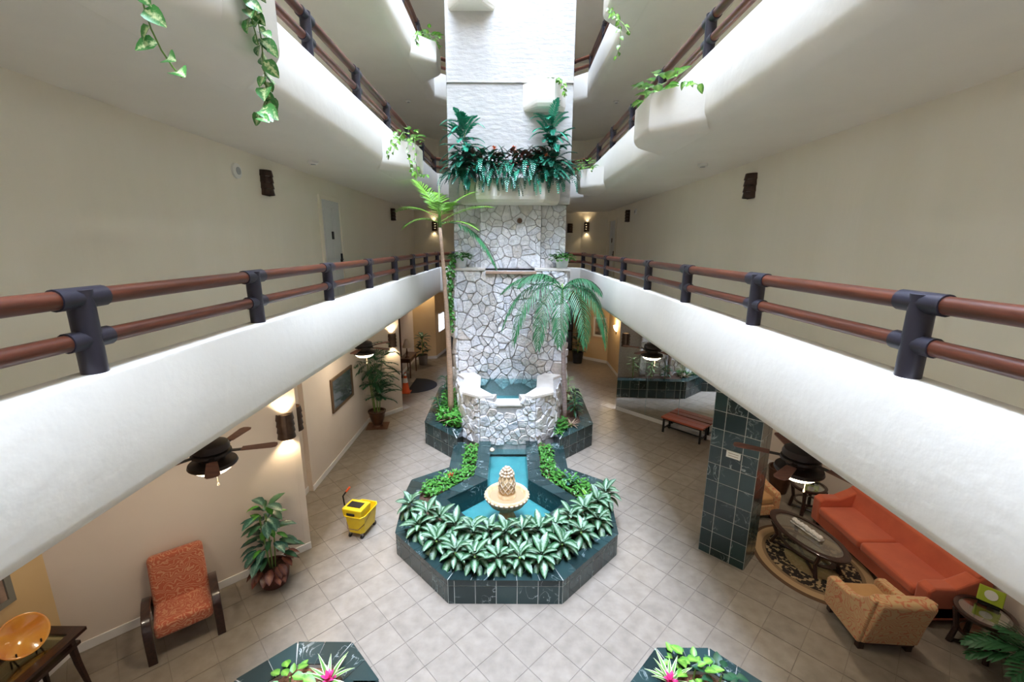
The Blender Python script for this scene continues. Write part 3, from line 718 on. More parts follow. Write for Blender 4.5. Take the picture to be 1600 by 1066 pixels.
match = [0, 1, 1, 2, 2, 3, 4, 5, 5, 6, 6, 7]
so = MB()
for i in range(len(inn)-1):
    a, b = inn[i], inn[i+1]; c, d = Vector(RIMO[match[i+1]]), Vector(RIMO[match[i]])
    vs = [(a.x, a.y, .36), (b.x, b.y, .36), (c.x, c.y, .36), (d.x, d.y, .36)]
    so.add(vs, [(0, 1, 2, 3)] if match[i] != match[i+1] else [(0, 1, 2)])
obj('soil', so, SOIL, mp_, world=True)
# pool rim
rim = mp_
lin = MB()
for i in range(len(RIMO)-1):
    p, q, a, b = Vector(RIMO[i]), Vector(RIMO[i+1]), Vector(RIMI[i]), Vector(RIMI[i+1])
    n = max(1, round((q-p).length/.36))
    for k in range(n):
        g = .003; s0, s1 = k/n+g, (k+1)/n-g
        obj('tile', MB().prism([tuple(p.lerp(q, s0)), tuple(p.lerp(q, s1)), tuple(a.lerp(b, s1)), tuple(a.lerp(b, s0))], .44, .465), MARBLE, rim, world=True)
    lin.prism([tuple(p), tuple(q), tuple(b), tuple(a)], .0, .442)
obj('rim_wall', lin, MARBLE, rim, world=True)
obj('pool_floor', MB().prism([tuple(p) for p in RIMI], .012, .03), POND, rim, world=True)
wl = MB().add([(x, y, .235) for x, y in RIMI], [tuple(range(len(RIMI)))])
tag(obj('pool_water', wl, WATER), 'turquoise water of the lower pool around the pineapple fountain', 'water', kind='stuff')
# side planters beside the tower
spL = thing('side_planter', 'dark green marble tiled planter bed under the slender bright palm', 'planter', (-1.9, 11.3, 0))
i1 = kerb(spL, [(-2.32, 13.3), (-2.25, 10.53), (-1.30, 9.58), (-1.235, 10.2)], [0, .305, .61])
obj('soil', MB().prism([tuple(i1[0]), tuple(i1[1]), tuple(i1[2]), (-1.23, 10.25), (-1.5, 11.7), (-1.64, 12.1), (-1.64, 13.3)], .4, .56), SOIL, spL, world=True)
spR = thing('side_planter', 'dark green marble tiled planter bed under the dark drooping palm', 'planter', (1.75, 11.3, 0))
i2 = kerb(spR, [(1.10, 10.25), (1.17, 9.56), (2.12, 10.47), (2.16, 13.3)], [0, .305, .61])
obj('soil', MB().prism([tuple(i2[1]), tuple(i2[2]), tuple(i2[3]), (1.55, 13.3), (1.55, 12.1), (1.43, 11.7), (1.10, 10.3)], .4, .56), SOIL, spR, world=True)
# upper stone basin
ba = thing('stone_basin', 'white fieldstone upper basin with pale stone coping below the waterfall wall', 'basin', (-.06, 10.6, .3))
BO = [(-1.50, YW-.02), (-1.50, 11.45), (-1.22, 10.22), (-.757, 9.75), (.59, 9.77), (1.09, 10.27), (1.37, 11.4), (1.41, YW-.02)]
BI = offs_open(BO, .30); bw = MB(); zt = 1.56
for i in range(len(BO)-1):
    p, q, a, b = Vector(BO[i]), Vector(BO[i+1]), BI[i], BI[i+1]
    if i == 3:
        w = (q-p).length
        for u0, u1, z1 in ((0, .25, zt), (.25, .75, 1.36), (.75, 1, zt)): bw.prism([tuple(p.lerp(q, u0)), tuple(p.lerp(q, u1)), tuple(a.lerp(b, u1)), tuple(a.lerp(b, u0))], .1, z1)
    else: bw.prism([tuple(p), tuple(q), tuple(b), tuple(a)], .1, zt)
obj('basin_wall', bw, MORTAR, ba, world=True)
for i, n in ((1, 28), (2, 22), (3, 50), (4, 22), (5, 28)):
    w13 = 1.347
    stones(ba, BO[i], BO[i+1], .36, zt, n, 31+i, t=(.02, .05), skip=(lambda u, z: z > 1.27 and .24*w13 < u < .76*w13) if i == 3 else None)
def c444(*pts): return [(640+x/4.44, 500+y/4.44) for x, y in pts]
for pts in (c444((330, 372), (450, 362), (495, 390), (490, 470), (582, 520), (480, 529), (365, 497), (380, 402)), c444((885, 387), (945, 367), (1050, 380), (996, 402), (1000, 500), (862, 530), (795, 520), (880, 465))):
    obj('coping', MB().prism([tuple(px(x, y, z=1.63).xy) for x, y in pts], 1.555, 1.63), TRAVERT, ba, world=True, bevel=.012)
fp, fq = Vector(BO[3]), Vector(BO[4])
obj('spill_sill', MB().prism([tuple(fp.lerp(fq, .24)+Vector((0, -.03))), tuple(fp.lerp(fq, .76)+Vector((0, -.03))), tuple(fp.lerp(fq, .80)+Vector((0, .42))), tuple(fp.lerp(fq, .20)+Vector((0, .42)))], 1.36, 1.41), TRAVERT, ba, world=True, bevel=.01)
obj('basin_floor', MB().prism([tuple(p) for p in BI], .9, .92), POND, ba, world=True)
lining = MB()
for i in range(len(BI)-1):
    p, q = BI[i], BI[i+1]; e = (q-p).normalized(); n = Vector((-e.y, e.x))*.01
    lining.prism([tuple(p), tuple(q), tuple(q+n), tuple(p+n)], .9, 1.40)
obj('basin_lining', lining, POND, ba, world=True)
tag(obj('basin_water', MB().add([(p.x, p.y, 1.44) for p in BI], [tuple(range(len(BI)))]), WATER), 'turquoise water held in the raised stone basin', 'water', kind='stuff')
# pineapple fountain
pf = thing('pineapple_fountain', 'cast stone pineapple fountain with scalloped bowl standing in the lower pool', 'fountain', (-.07, 7.10, .03))
prof = [(.20, 0), (.20, .06), (.17, .10), (.165, .18), (.12, .28), (.10, .34), (.13, .38), (.16, .42)]
ped = MB(); N_ = 40; vs = []
for r, z in prof:
    for k in range(N_):
        f = 1+.07*math.cos(k*2*PI/N_*10)*(1 if .05 < z < .36 else 0); vs.append((r*f*math.cos(2*PI*k/N_), r*f*math.sin(2*PI*k/N_), z))
ped.add(vs, [(a*N_+k, a*N_+(k+1) % N_, (a+1)*N_+(k+1) % N_, (a+1)*N_+k) for a in range(len(prof)-1) for k in range(N_)])
obj('pedestal', ped, CREAMST, pf, smooth=True)
bowl = MB().lathe([(.14, .40), (.24, .43), (.33, .50), (.375, .58), (.40, .62), (.405, .66), (.39, .685), (.355, .685), (.335, .65), (.315, .60), (.22, .54), (.0, .53)], n=48)
bo = obj('bowl', bowl, CREAMST, pf, smooth=True)
for k in range(28):
    a = 2*PI*k/28; M = Matrix.Rotation(a, 4, 'Z') @ Matrix.Translation((.385, 0, .615)) @ Matrix.Rotation(R(28), 4, 'Y')
    if k == 0: sc_me = MB().lathe([(0, -.055), (.030, -.045), (.040, 0), (.030, .045), (0, .055)], n=8, sx=.55).mesh('scallop'); sc_me.materials.append(CREAMLT)
    link('scallop', sc_me, bo, M)
obj('bowl_water', MB().lathe([(.315, .615), (0, .615)], n=32), mat('bowl_water_tint', (.38, .28, .16), .05, coat=.5), pf)
pine = MB().lathe([(.16, .58), (.165, .68), (.13, .70), (.135, .72), (.145, .80), (.150, .88), (.145, .96), (.125, 1.03), (.09, 1.08), (0, 1.10)], n=28)
pb = obj('pineapple', pine, CREAMST, pf, smooth=True)
lat = MB()
for sgn in (1, -1):
    for k in range(9):
        pts = []
        for j in range(12):
            t = j/11; z = .72+.33*t; rr = .140+.012*math.sin(PI*min(1, t*1.15))-(.045*max(0, t-.7)/.3); a = 2*PI*k/9+sgn*t*1.7
            pts.append((rr*math.cos(a), rr*math.sin(a), z))
        lat.tube(pts, .010, 5)
obj('lattice', lat, CREAMLT, pb, smooth=True)
kn_me = MB().lathe([(0, -.032), (.022, -.022), (.032, 0), (.022, .022), (0, .032)], n=8).mesh('knob'); kn_me.materials.append(CREAMLT); kn_me.polygons.foreach_set('use_smooth', [True]*len(kn_me.polygons))
for ring, n, z in ((.115, 11, 1.06), (.09, 9, 1.11), (.06, 6, 1.155), (.025, 3, 1.185)):
    for k in range(n): link('knob', kn_me, pb, Matrix.Translation((ring*math.cos(2*PI*k/n+z*9), ring*math.sin(2*PI*k/n+z*9), z)))
# small frog-like spout stone in the channel
tag(obj('spout_stone', MB().lathe([(0, 0), (.05, .01), (.06, .05), (.03, .09), (0, .1)], c=tuple(px(769, 706, z=.44)), n=10), CREAMLT, smooth=True), 'small pale shell ornament on the pool rim below the basin', 'ornament')

# ================================================================== RAILINGS
RP = offs(OPEN, .095)
POSTY = [2.60+1.785*k for k in range(-2, 8)]
post_me = MB().lathe([(.0, 0), (.068, 0), (.068, .52), (0, .52)], n=18).mesh('post'); post_me.materials.append(RAILMETAL); post_me.polygons.foreach_set('use_smooth', [True]*len(post_me.polygons)); post_me.set_sharp_from_angle(angle=R(40))
def cyl_me(name, L, r, m, n=16):
    me = MB().tube([(-L/2, 0, 0), (L/2, 0, 0)], r, n).mesh(name); me.materials.append(m); me.polygons.foreach_set('use_smooth', [True]*len(me.polygons)); me.set_sharp_from_angle(angle=R(40)); return me
sl_top = cyl_me('sleeve', .30, .066, RAILMETAL); sl_mid = cyl_me('sleeve', .27, .061, RAILMETAL)
SEGM = {}
def railing(pts, z, label):
    t = thing('balcony_railing', label, 'railing', (pts[0][0], pts[0][1], z))
    n = len(pts)
    for i, p in enumerate(pts):
        p = Vector(p); d = (Vector(pts[min(i+1, n-1)])-Vector(pts[max(i-1, 0)])).normalized(); a = math.atan2(d.y, d.x)
        po_ = link('post', post_me, t, Matrix.Translation((p.x, p.y, z)), world=True)
        for me, h in ((sl_top, .47), (sl_mid, .215)):
            link('sleeve', me, po_, Matrix.Translation((0, 0, h)) @ Matrix.Rotation(a, 4, 'Z'))
        if i < n-1:
            q = Vector(pts[i+1]); L = (q-p).length; mid = (p+q)/2; a2 = math.atan2((q-p).y, (q-p).x)
            for h, r in ((.47, .055), (.215, .051)):
                k = (round(L, 2), r)
                if k not in SEGM: SEGM[k] = cyl_me('handrail', L-.02, r, RAILWOOD)
                link('handrail', SEGM[k], t, Matrix.Translation((mid.x, mid.y, z+h)) @ Matrix.Rotation(a2, 4, 'Z'), world=True)
for zs_, st, la, lb in ((ZG2+PAR, 'second', 'wooden handrail on dark metal posts, second-storey parapet above the yellow mop bucket', 'wooden handrail on dark metal posts, second-storey parapet above the red bench and sofa'),
                        (ZG3+PAR, 'third', 'wooden handrail on dark metal posts, third-storey parapet above the white panelled door', 'wooden handrail on dark metal posts, third-storey parapet opposite the one above the white door'),
                        (ZG4+PAR, 'fourth', 'wooden handrail on dark metal posts, fourth-storey parapet above the white panelled door', 'wooden handrail on dark metal posts, fourth-storey parapet opposite the one above the white door')):
    for s, lab in ((0, la), (1, lb)):
        X = RP[1].x if s == 0 else RP[4].x
        dd = [RP[1], RP[2]] if s == 0 else [RP[4], RP[3]]
        ys = [y for y in POSTY if y < 15.0]
        railing([(X, y) for y in ys]+[tuple(dd[0]), tuple(dd[0].lerp(dd[1], .5)), tuple(dd[1])], zs_-.003, lab)

# ================================================================== LAMPS
def band_mesh():
    mb = MB(); r0, r1, h = .128, .120, .100; n = 14; vs = []
    for z, fl_ in ((0, 1.06), (h, .93)):
        for r in (r0, r1):
            for i in range(n+1): a = PI*i/n; vs.append((r*fl_*math.cos(a), -r*fl_*math.sin(a)*1.1, z))
    m = n+1; fs = []
    for i in range(n):
        fs += [(i, i+1, 2*m+i+1, 2*m+i), (m+i+1, m+i, 3*m+i, 3*m+i+1), (2*m+i, 2*m+i+1, 3*m+i+1, 3*m+i), (i+1, i, m+i, m+i+1)]
    return mb.add(vs, fs)
band_me = band_mesh().mesh('band'); band_me.materials.append(BRONZE)
plate_me = MB().box((0, -.004, .19), (.25, .008, .40)).mesh('back_plate'); plate_me.materials.append(BRONZE)
lampin_me = MB().tube([(0, -.06, .05), (0, -.06, .35)], .035, 10).mesh('lamp_tube'); lampin_me.materials.append(BULBW)
lampoff_me = lampin_me.copy(); lampoff_me.materials.clear(); lampoff_me.materials.append(WHITEPL)
def sconce(p, nrm, label, power=0, group=None):
    a = math.atan2(nrm[1], nrm[0])+PI/2
    t = thing('wall_sconce', label, 'wall lamp', tuple(p), a, group)
    link('back_plate', plate_me, t)
    for k in range(4):
        link('band', band_me, t, Matrix.Translation((0, 0, k*.1025)))
    link('lamp_tube', lampin_me if power else lampoff_me, t)
    if power:
        for zz, s in ((.40, 1), (-.02, -1)):
            l = bpy.data.lights.new('sconce_light', 'SPOT'); l.energy = power; l.color = (1, .78, .48); l.spot_size = R(115); l.spot_blend = .6; l.shadow_soft_size = .04
            lo = bpy.data.objects.new('sconce_light', l); COL.objects.link(lo); lo.parent = t; lo.location = (0, -.07, zz)
            if s > 0: lo.rotation_euler = (PI, 0, 0)
    return t
q2 = .7071
sconce((-3.585, 6.385, 2.13), (q2, -q2), 'lit bronze banded sconce on the diagonal wall above the wicker basket plant', 22)
sconce((-3.60, 6.66, 2.13), (q2, q2), 'lit bronze banded sconce peeking round the bulkhead corner', 22)
sconce((-3.60, 12.655, 2.13), (.79, -.62), 'lit bronze banded sconce on the diagonal wall beside the tall potted palm', 22)
sconce((3.50, 12.855, 2.13), (-.735, -.677), 'bronze banded sconce fixed at the edge of the mirror wall', 14)
z2 = 5.97
for y, nm in ((7.9, 'near the round alarm'), (16.0, 'past the white panelled door')): sconce((-4.3, y, z2), (1, 0), 'unlit bronze banded sconce on the corridor wall '+nm+', second storey')
for y, nm in ((7.95, 'well away from the recessed door'), (16.1, 'beside a small round alarm')): sconce((4.2, y, z2), (-1, 0), 'unlit bronze banded sconce on the corridor wall '+nm+', second storey')
sconce((-3.55, 20.33, 5.75), (q2, -q2), 'lit bronze sconce on the diagonal corridor end wall behind the bright palm', 4)
sconce((3.42, 20.36, 5.75), (-q2, -q2), 'lit bronze sconce on the diagonal corridor end wall beyond the recessed door', 4)
sconce((2.68, 20.6, 5.70), (0, -1), 'unlit bronze sconce on the corridor end wall behind the tower')
for st, zz in (('third', z2+3.08), ('topmost', z2+6.16)):
    for X, n_ in ((-4.3, 1), (4.2, -1)):
        for y in (7.9, 16.0):
            sconce((X, y, zz), (n_, 0), 'unlit sconce on the '+('third' if st == 'third' else 'fourth')+'-storey corridor wall '+('above the white door, ' if X < 0 else 'opposite the white door, ')+('nearer the tower' if y > 10 else 'farther from the tower'))

def disc(name, p, nrm, r, t_, m, label, cat, group=None, grille=None):
    nv = Vector(nrm); P = Vector(p)
    t = thing(name, label, cat, tuple(P), group=group)
    obj('body', MB().tube([P, P+nv*t_, P+nv*(t_*1.5)], [r, r, r*.75], 20), m, t, world=True, smooth=True, angle=40)
    if grille: obj('grille', MB().tube([P+nv*(t_*1.45), P+nv*(t_*1.7)], r*.5, 16), grille, t, world=True)
GREYPL = mat('grey_grille', (.35, .36, .36), .6)
disc('fire_alarm', px(368, 267, X=-4.3), (1, 0, 0), .115, .03, WHITEPL, 'round white alarm with grey grille beside the corridor sconce', 'alarm', grille=GREYPL)
disc('fire_alarm', px(994, 331, X=4.2), (-1, 0, 0), .10, .03, WHITEPL, 'small round cream alarm beside the farther corridor sconce', 'alarm', grille=GREYPL)
for (x, y, z, nm) in ((489, 252, ZG3, 'over the corridor with the white panelled door'), (1098, 256, ZG3, 'over the corridor opposite the white panelled door'), (638, 157, ZG4, 'high over the third-storey corridor above the white door'), (963, 158, ZG4, 'high over the third-storey corridor opposite')):
    disc('smoke_detector', px(x, y, z=z), (0, 0, -1), .085, .035, WHITEPL, 'small white ceiling smoke detector '+nm, 'detector', grille=GREYPL)

def fan(x, y, zb, label, power, a0):
    t = thing('ceiling_fan', label, 'ceiling fan', (x, y, ZC))
    h = zb-ZC
    obj('canopy', MB().lathe([(0, 0), (.075, 0), (.07, -.04), (.03, -.08), (.0, -.08)], n=20), FANMETAL, t, smooth=True)
    obj('downrod', MB().tube([(0, 0, -.05), (0, 0, h+.36)], .013, 10), FANMETAL, t)
    obj('motor_housing', MB().lathe([(0, h+.37), (.10, h+.37), (.17, h+.345), (.185, h+.31), (.185, h+.275), (.165, h+.262), (.195, h+.25), (.20, h+.225), (.14, h+.20), (.13, h+.15), (.0, h+.15)], n=32), FANMETAL, t, smooth=True, angle=30)
    lk = obj('light_collar', MB().lathe([(.12, h+.16), (.235, h+.13), (.245, h+.10), (.235, h+.085), (.0, h+.085)], n=32), FANMETAL, t, smooth=True, angle=30)
    obj('light_bowl', MB().lathe([(.21, h+.09), (.20, h+.06), (.15, h+.02), (.08, h+.003), (0, h)], n=28), BULB, t, smooth=True)
    for k in range(5):
        a = a0+2*PI*k/5; M = Matrix.Rotation(a, 4, 'Z')
        ir = obj('blade_iron', MB().box((.24, 0, h+.235), (.18, .05, .012)), FANMETAL, t, M=M)
        mb = MB().prism([(.30, -.05), (.62, -.068), (.66, -.05), (.67, 0), (.66, .05), (.62, .068), (.30, .05)], h+.238, h+.248)
        obj('blade', mb, FANBLADE, t, M=M)
    obj('pull_chain', MB().tube([(.06, -.05, h+.04), (.06, -.05, h-.12)], .004, 6).lathe([(0, -.02), (.012, -.01), (.008, .015), (0, .02)], (.06, -.05, h-.13), 8), CREAMLT, t)
    l = bpy.data.lights.new('fan_light', 'POINT'); l.energy = power; l.color = (1, .86, .66); l.shadow_soft_size = .15
    lo = bpy.data.objects.new('fan_light', l); COL.objects.link(lo); lo.parent = t; lo.location = (0, 0, h-.06)
    return t
for (u, v), lab, a0 in (((335, 737), 'bronze ceiling fan with lit bowl above the orange armchair', .3), ((570, 558), 'bronze ceiling fan with lit bowl near the tall potted palm', .9),
                        ((1246, 747), 'bronze ceiling fan with lit bowl in front of the marble pillar and sofa', 2.6), ((1018, 562), 'bronze ceiling fan with lit bowl in front of the mirror wall', .1)):
    p = px(u, v, z=2.62); fan(p.x, p.y, 2.62, lab, 14, a0)

# ================================================================== FURNITURE
def superbox(c, d, r=.05):
    return MB().box(c, d)
# --- orange armchair with bent wood arms
def arm_strip(x, w, t_):
    pts = [(-.36, .34), (-.30, .47), (-.20, .555), (-.05, .60), (.12, .60), (.24, .57), (.315, .50), (.345, .40), (.35, .25), (.35, .0)]
    mb = MB(); vs = []; n = len(pts)
    for i, (y, z) in enumerate(pts):
        a = Vector(pts[min(i+1, n-1)])-Vector(pts[max(i-1, 0)]); nn = Vector((-a.y, a.x)).normalized()*t_/2
        for sx in (-w/2, w/2):
            vs += [(x+sx, y+nn.x, z+nn.y), (x+sx, y-nn.x, z-nn.y)]
    fs = []
    for i in range(n-1):
        a, b = i*4, (i+1)*4
        fs += [(a, a+2, b+2, b), (a+1, b+1, b+3, a+3), (a, b, b+1, a+1), (a+2, a+3, b+3, b+2)]
    fs += [(0, 1, 3, 2), ((n-1)*4, (n-1)*4+2, (n-1)*4+3, (n-1)*4+1)]
    return mb.add(vs, fs)
fa = Vector((-4.47, 4.364)); fb = Vector((-3.88, 4.84)); ex = (fb-fa).normalized(); fac = Vector((ex.y, -ex.x)); cen = (fa+fb)/2-fac*.35
ac = thing('armchair', 'orange zebra patterned armchair with dark bent wood arms against the diagonal wall', 'armchair', (cen.x, cen.y, 0), math.atan2(fac.y, fac.x)-PI/2)
for sx in (-.36, .36): obj('arm', arm_strip(sx, .095, .05), DARKWOOD, ac, smooth=True, angle=40, bevel=.008)
for sx in (-.33, .33): obj('rear_leg', MB().tube([(sx, -.34, .36), (sx, -.44, 0)], [.03, .022], 8), DARKWOOD, ac)
obj('seat', MB().box((0, .02, .345), (.62, .66, .20)), FAB_ORANGE, ac, bevel=.06, seg=4, M=Matrix.Rotation(R(5), 4, 'X'))
obj('backrest', MB().box((0, 0, .31), (.62, .17, .72)), FAB_ORANGE, ac, bevel=.06, seg=4, M=Matrix.Translation((0, -.25, .36)) @ Matrix.Rotation(R(16), 4, 'X'))
# --- console table with glass top
ct = thing('console_table', 'dark wood two-tier console table with glass inset holding two amber bowls', 'table', (-5.18, 3.35, 0))
X0, X1, Y0, Y1 = -5.52, -4.92, 2.6, 4.16
for z, nm in ((.80, 'top_frame'), (.66, 'shelf_frame')):
    k = 0 if z > .7 else .05
    fr = MB()
    for c, d in ((((X0+X1)/2, Y1-.055-k, z-.02), (X1-X0-2*k, .11, .04)), (((X0+X1)/2, Y0+.055+k, z-.02), (X1-X0-2*k, .11, .04)), ((X0+.055+k, (Y0+Y1)/2, z-.02), (.11, Y1-Y0-2*k-.22, .04)), ((X1-.055-k, (Y0+Y1)/2, z-.02), (.11, Y1-Y0-2*k-.22, .04))): fr.box(c, d)
    obj(nm, fr, DARKWOOD, ct, world=True)
obj('glass_top', MB().box(((X0+X1)/2, (Y0+Y1)/2, .792), (X1-X0-.2, Y1-Y0-.2, .010)), GLASST, ct, world=True)
obj('shelf_board', MB().box(((X0+X1)/2, (Y0+Y1)/2, .645), (X1-X0-.14, Y1-Y0-.14, .02)), DARKWOOD, ct, world=True)
for x, y, sx, sy in ((X0+.1, Y1-.12, -1, 1), (X1-.1, Y1-.12, 1, 1), (X0+.1, Y0+.12, -1, -1), (X1-.1, Y0+.12, 1, -1)):
    obj('leg', MB().tube([(x, y, .78), (x+.01*sx, y+.02*sy, .4), (x+.05*sx, y+.05*sy, 0)], [.045, .038, .026], 6), DARKWOOD, ct, world=True)
AMBER = mat('amber_glass', (.66, .22, .03), .15, (.78, .36, .05), 4, coat=.7, coords='obj')
def standing_bowl(c, r, nrm, label):
    nv = Vector(nrm).normalized(); t = thing('decorative_bowl', label, 'bowl', (c[0], c[1], .80))
    M = Matrix.Translation(c) @ nv.to_track_quat('Z', 'Y').to_matrix().to_4x4()
    obj('dish', MB().lathe([(0, -.035), (r*.34, -.03), (r*.40, -.02), (r*.9, .0), (r, .025), (r*.98, .032), (r*.88, .012), (r*.42, -.008), (r*.36, -.015), (0, -.02)], n=40), AMBER, t, smooth=True, world=True, M=M)
    st = MB(); b = Vector((c[0], c[1], .80)); s_ = nv.cross(Vector((0, 0, 1))).normalized()
    for k in (-1, 1):
        p = b+s_*(k*r*.45)
        st.tube([p+nv*.10+Vector((0, 0, .05)), p+nv*.10+Vector((0, 0, .012)), p-nv*.08+Vector((0, 0, .012)), p-nv*.10+Vector((0, 0, r*.9))], .008, 6)
    st.tube([b+s_*r*.45-nv*.02+Vector((0, 0, .012)), b-s_*r*.45-nv*.02+Vector((0, 0, .012))], .008, 6)
    obj('stand', st, BLACK, t, world=True)
standing_bowl((-5.27, 3.84, 1.00), .22, (.75, -.25, .42), 'large amber glass bowl standing on a dark easel on the console')
standing_bowl((-5.22, 3.30, .97), .19, (.75, -.25, .42), 'smaller amber glass bowl lower on the console beside the large one')
def picture(name, a, b, z0, z1, nrm, m, label, fm=BRASSFR, fw=.06, matw=0.0):
    a, b, n = Vector(a), Vector(b), Vector(nrm).normalized(); e = (b-a).normalized(); w = (b-a).length
    t = thing(name, label, 'picture', (((a+b)/2).x, ((a+b)/2).y, z0))
    def bar(nm, u0, u1, za, zb, d0, d1, mm): return obj(nm, MB().prism([tuple(a+e*u0+n*d0), tuple(a+e*u1+n*d0), tuple(a+e*u1+n*d1), tuple(a+e*u0+n*d1)], za, zb), mm, t, world=True)
    for u0, u1, za, zb in ((0, fw, z0, z1), (w-fw, w, z0, z1), (fw, w-fw, z0, z0+fw), (fw, w-fw, z1-fw, z1)): bar('frame', u0, u1, za, zb, .004, .045, fm)
    if matw: bar('mount', fw, w-fw, z0+fw, z1-fw, .004, .018, WHITEPL)
    bar('canvas', fw+matw, w-fw-matw, z0+fw+matw, z1-fw-matw, .005, .024, m)
    return t
picture('picture_frame', (-5.6, 3.1), (-5.6, 4.1), 1.22, 1.95, (1, 0), PAINTING2, 'grey framed picture on the gold tan wall above the console', fm=mat('frame_grey', (.20, .19, .16), .5))
picture('framed_mirror', (-4.2, 9.5), (-4.2, 10.82), 1.25, 2.07, (1, 0), mat('picture_glass', (.30, .36, .40), .06, (.16, .22, .25), 2, metallic=.75), 'bronze framed mirror on the taupe wall before the potted palm')
picture('picture_frame', Vector((3.35, 19.28)).lerp(Vector((4.25, 18.5)), .95), Vector((3.35, 19.28)).lerp(Vector((4.25, 18.5)), .32), 1.1, 2.1, (-.655, -.756), PAINTING2, 'small dark picture in a pale mount on the gold wall', fm=mat('frame_pale', (.62, .42, .26), .5), matw=.09)

# --- sofa
sf_ = thing('sofa', 'long burnt orange two-cushion sofa against the taupe wall beside the coffee table', 'sofa', (6.15, 6.15, 0))
SX0, SX1, SY0, SY1 = 5.72, 6.58, 4.98, 7.30
obj('base', MB().box(((SX0+SX1)/2, (SY0+SY1)/2, .20), (SX1-SX0-.04, SY1-SY0, .22)), ORANGE, sf_, world=True, bevel=.02)
for y in (SY0+.2+.475, SY1-.2-.475): obj('seat_cushion', MB().box((SX0+.30, y, .385), (.66, .955, .16)), ORANGE, sf_, world=True, bevel=.05, seg=4)
bm_ = MB(); pr = [(SX1-.30, .28), (SX1-.22, .78), (SX1-.14, .82), (SX1-.02, .80), (SX1, .10), (SX1-.25, .10)]
bm_.add([(x, y, z) for y in (SY0+.02, SY1-.02) for x, z in pr], [tuple(range(6)), tuple(range(11, 5, -1))]+[(i, i+6, (i+1) % 6+6, (i+1) % 6) for i in range(6)])
obj('backrest', bm_, ORANGE, sf_, world=True, bevel=.03, seg=3)
for y in (SY0, SY1-.2):
    am = MB(); pr = [(SX0, .10), (SX0-.01, .56), (SX0+.08, .61), (SX0+.35, .60), (SX0+.6, .72), (SX1-.1, .82), (SX1, .80), (SX1, .10)]
    am.add([(x, yy, z) for yy in (y, y+.2) for x, z in pr], [tuple(range(8)), tuple(range(15, 7, -1))]+[(i, i+8, (i+1) % 8+8, (i+1) % 8) for i in range(8)])
    obj('arm', am, ORANGE, sf_, world=True, bevel=.035, seg=3)
for x in (SX0+.08, SX1-.08):
    for y in (SY0+.08, SY1-.08): obj('leg', MB().box((x, y, .05), (.07, .07, .10), tap=1.2), DARKWOOD, sf_, world=True)
# --- cream scroll armchairs
def tub_chair(x, y, rz, label):
    t = thing('tub_armchair', label, 'armchair', (x, y, 0), rz); n0 = len(bpy.data.objects)
    t.scale = (1.1, 1.08, 1.0)
    obj('seat', MB().box((0, .06, .40), (.48, .56, .16)), FAB_TAN, t, bevel=.05, seg=4)
    obj('base', MB().box((0, .04, .215), (.64, .62, .21)), FAB_CREAM, t, bevel=.02)
    for s in (-1, 1):
        pr = [(.36, .12), (.37, .50), (.33, .57), (.18, .585), (-.02, .62), (-.18, .72), (-.30, .86), (-.40, .88), (-.28, .12)]
        a = MB(); n = len(pr); xs = (s*.235, s*.345) if s > 0 else (s*.345, s*.235)
        a.add([(xx, yy, zz) for xx in xs for yy, zz in pr], [tuple(range(n-1, -1, -1)), tuple(range(n, 2*n))]+[(i, (i+1) % n, (i+1) % n+n, i+n) for i in range(n)])
        obj('arm', a, FAB_CREAM, t, bevel=.025, seg=3)
    b = MB(); pr = [(-.14, .30), (-.24, .80), (-.30, .90), (-.43, .885), (-.46, .84), (-.29, .12), (-.16, .12)]; n = len(pr)
    b.add([(xx, yy, zz) for xx in (-.30, .30) for yy, zz in pr], [tuple(range(n-1, -1, -1)), tuple(range(n, 2*n))]+[(i, (i+1) % n, (i+1) % n+n, i+n) for i in range(n)])
    obj('backrest', b, FAB_CREAM, t, bevel=.035, seg=3)
    obj('plinth', MB().box((0, .03, .105), (.62, .60, .03)), DARKWOOD, t)
    for sx in (-.27, .27):
        for sy in (-.23, .30): obj('leg', MB().box((sx, sy, .055), (.065, .065, .11)), DARKWOOD, t)
    return t
tub_chair(4.91, 4.89, R(-4), 'cream armchair with orange scroll pattern seen from behind at the rug edge')
tub_chair(4.72, 7.68, R(188), 'tan armchair half hidden behind the marble pillar')
# --- rug
rg_ = thing('area_rug', 'oval tan rug with a black scrolled border under the coffee table', 'rug', (5.02, 6.22, .003))
obj('pile', MB().lathe([(0, .012), (.95, .012), (1.0, .004), (1.0, 0)], n=64, sx=.86, sy=.98), RUG, rg_)
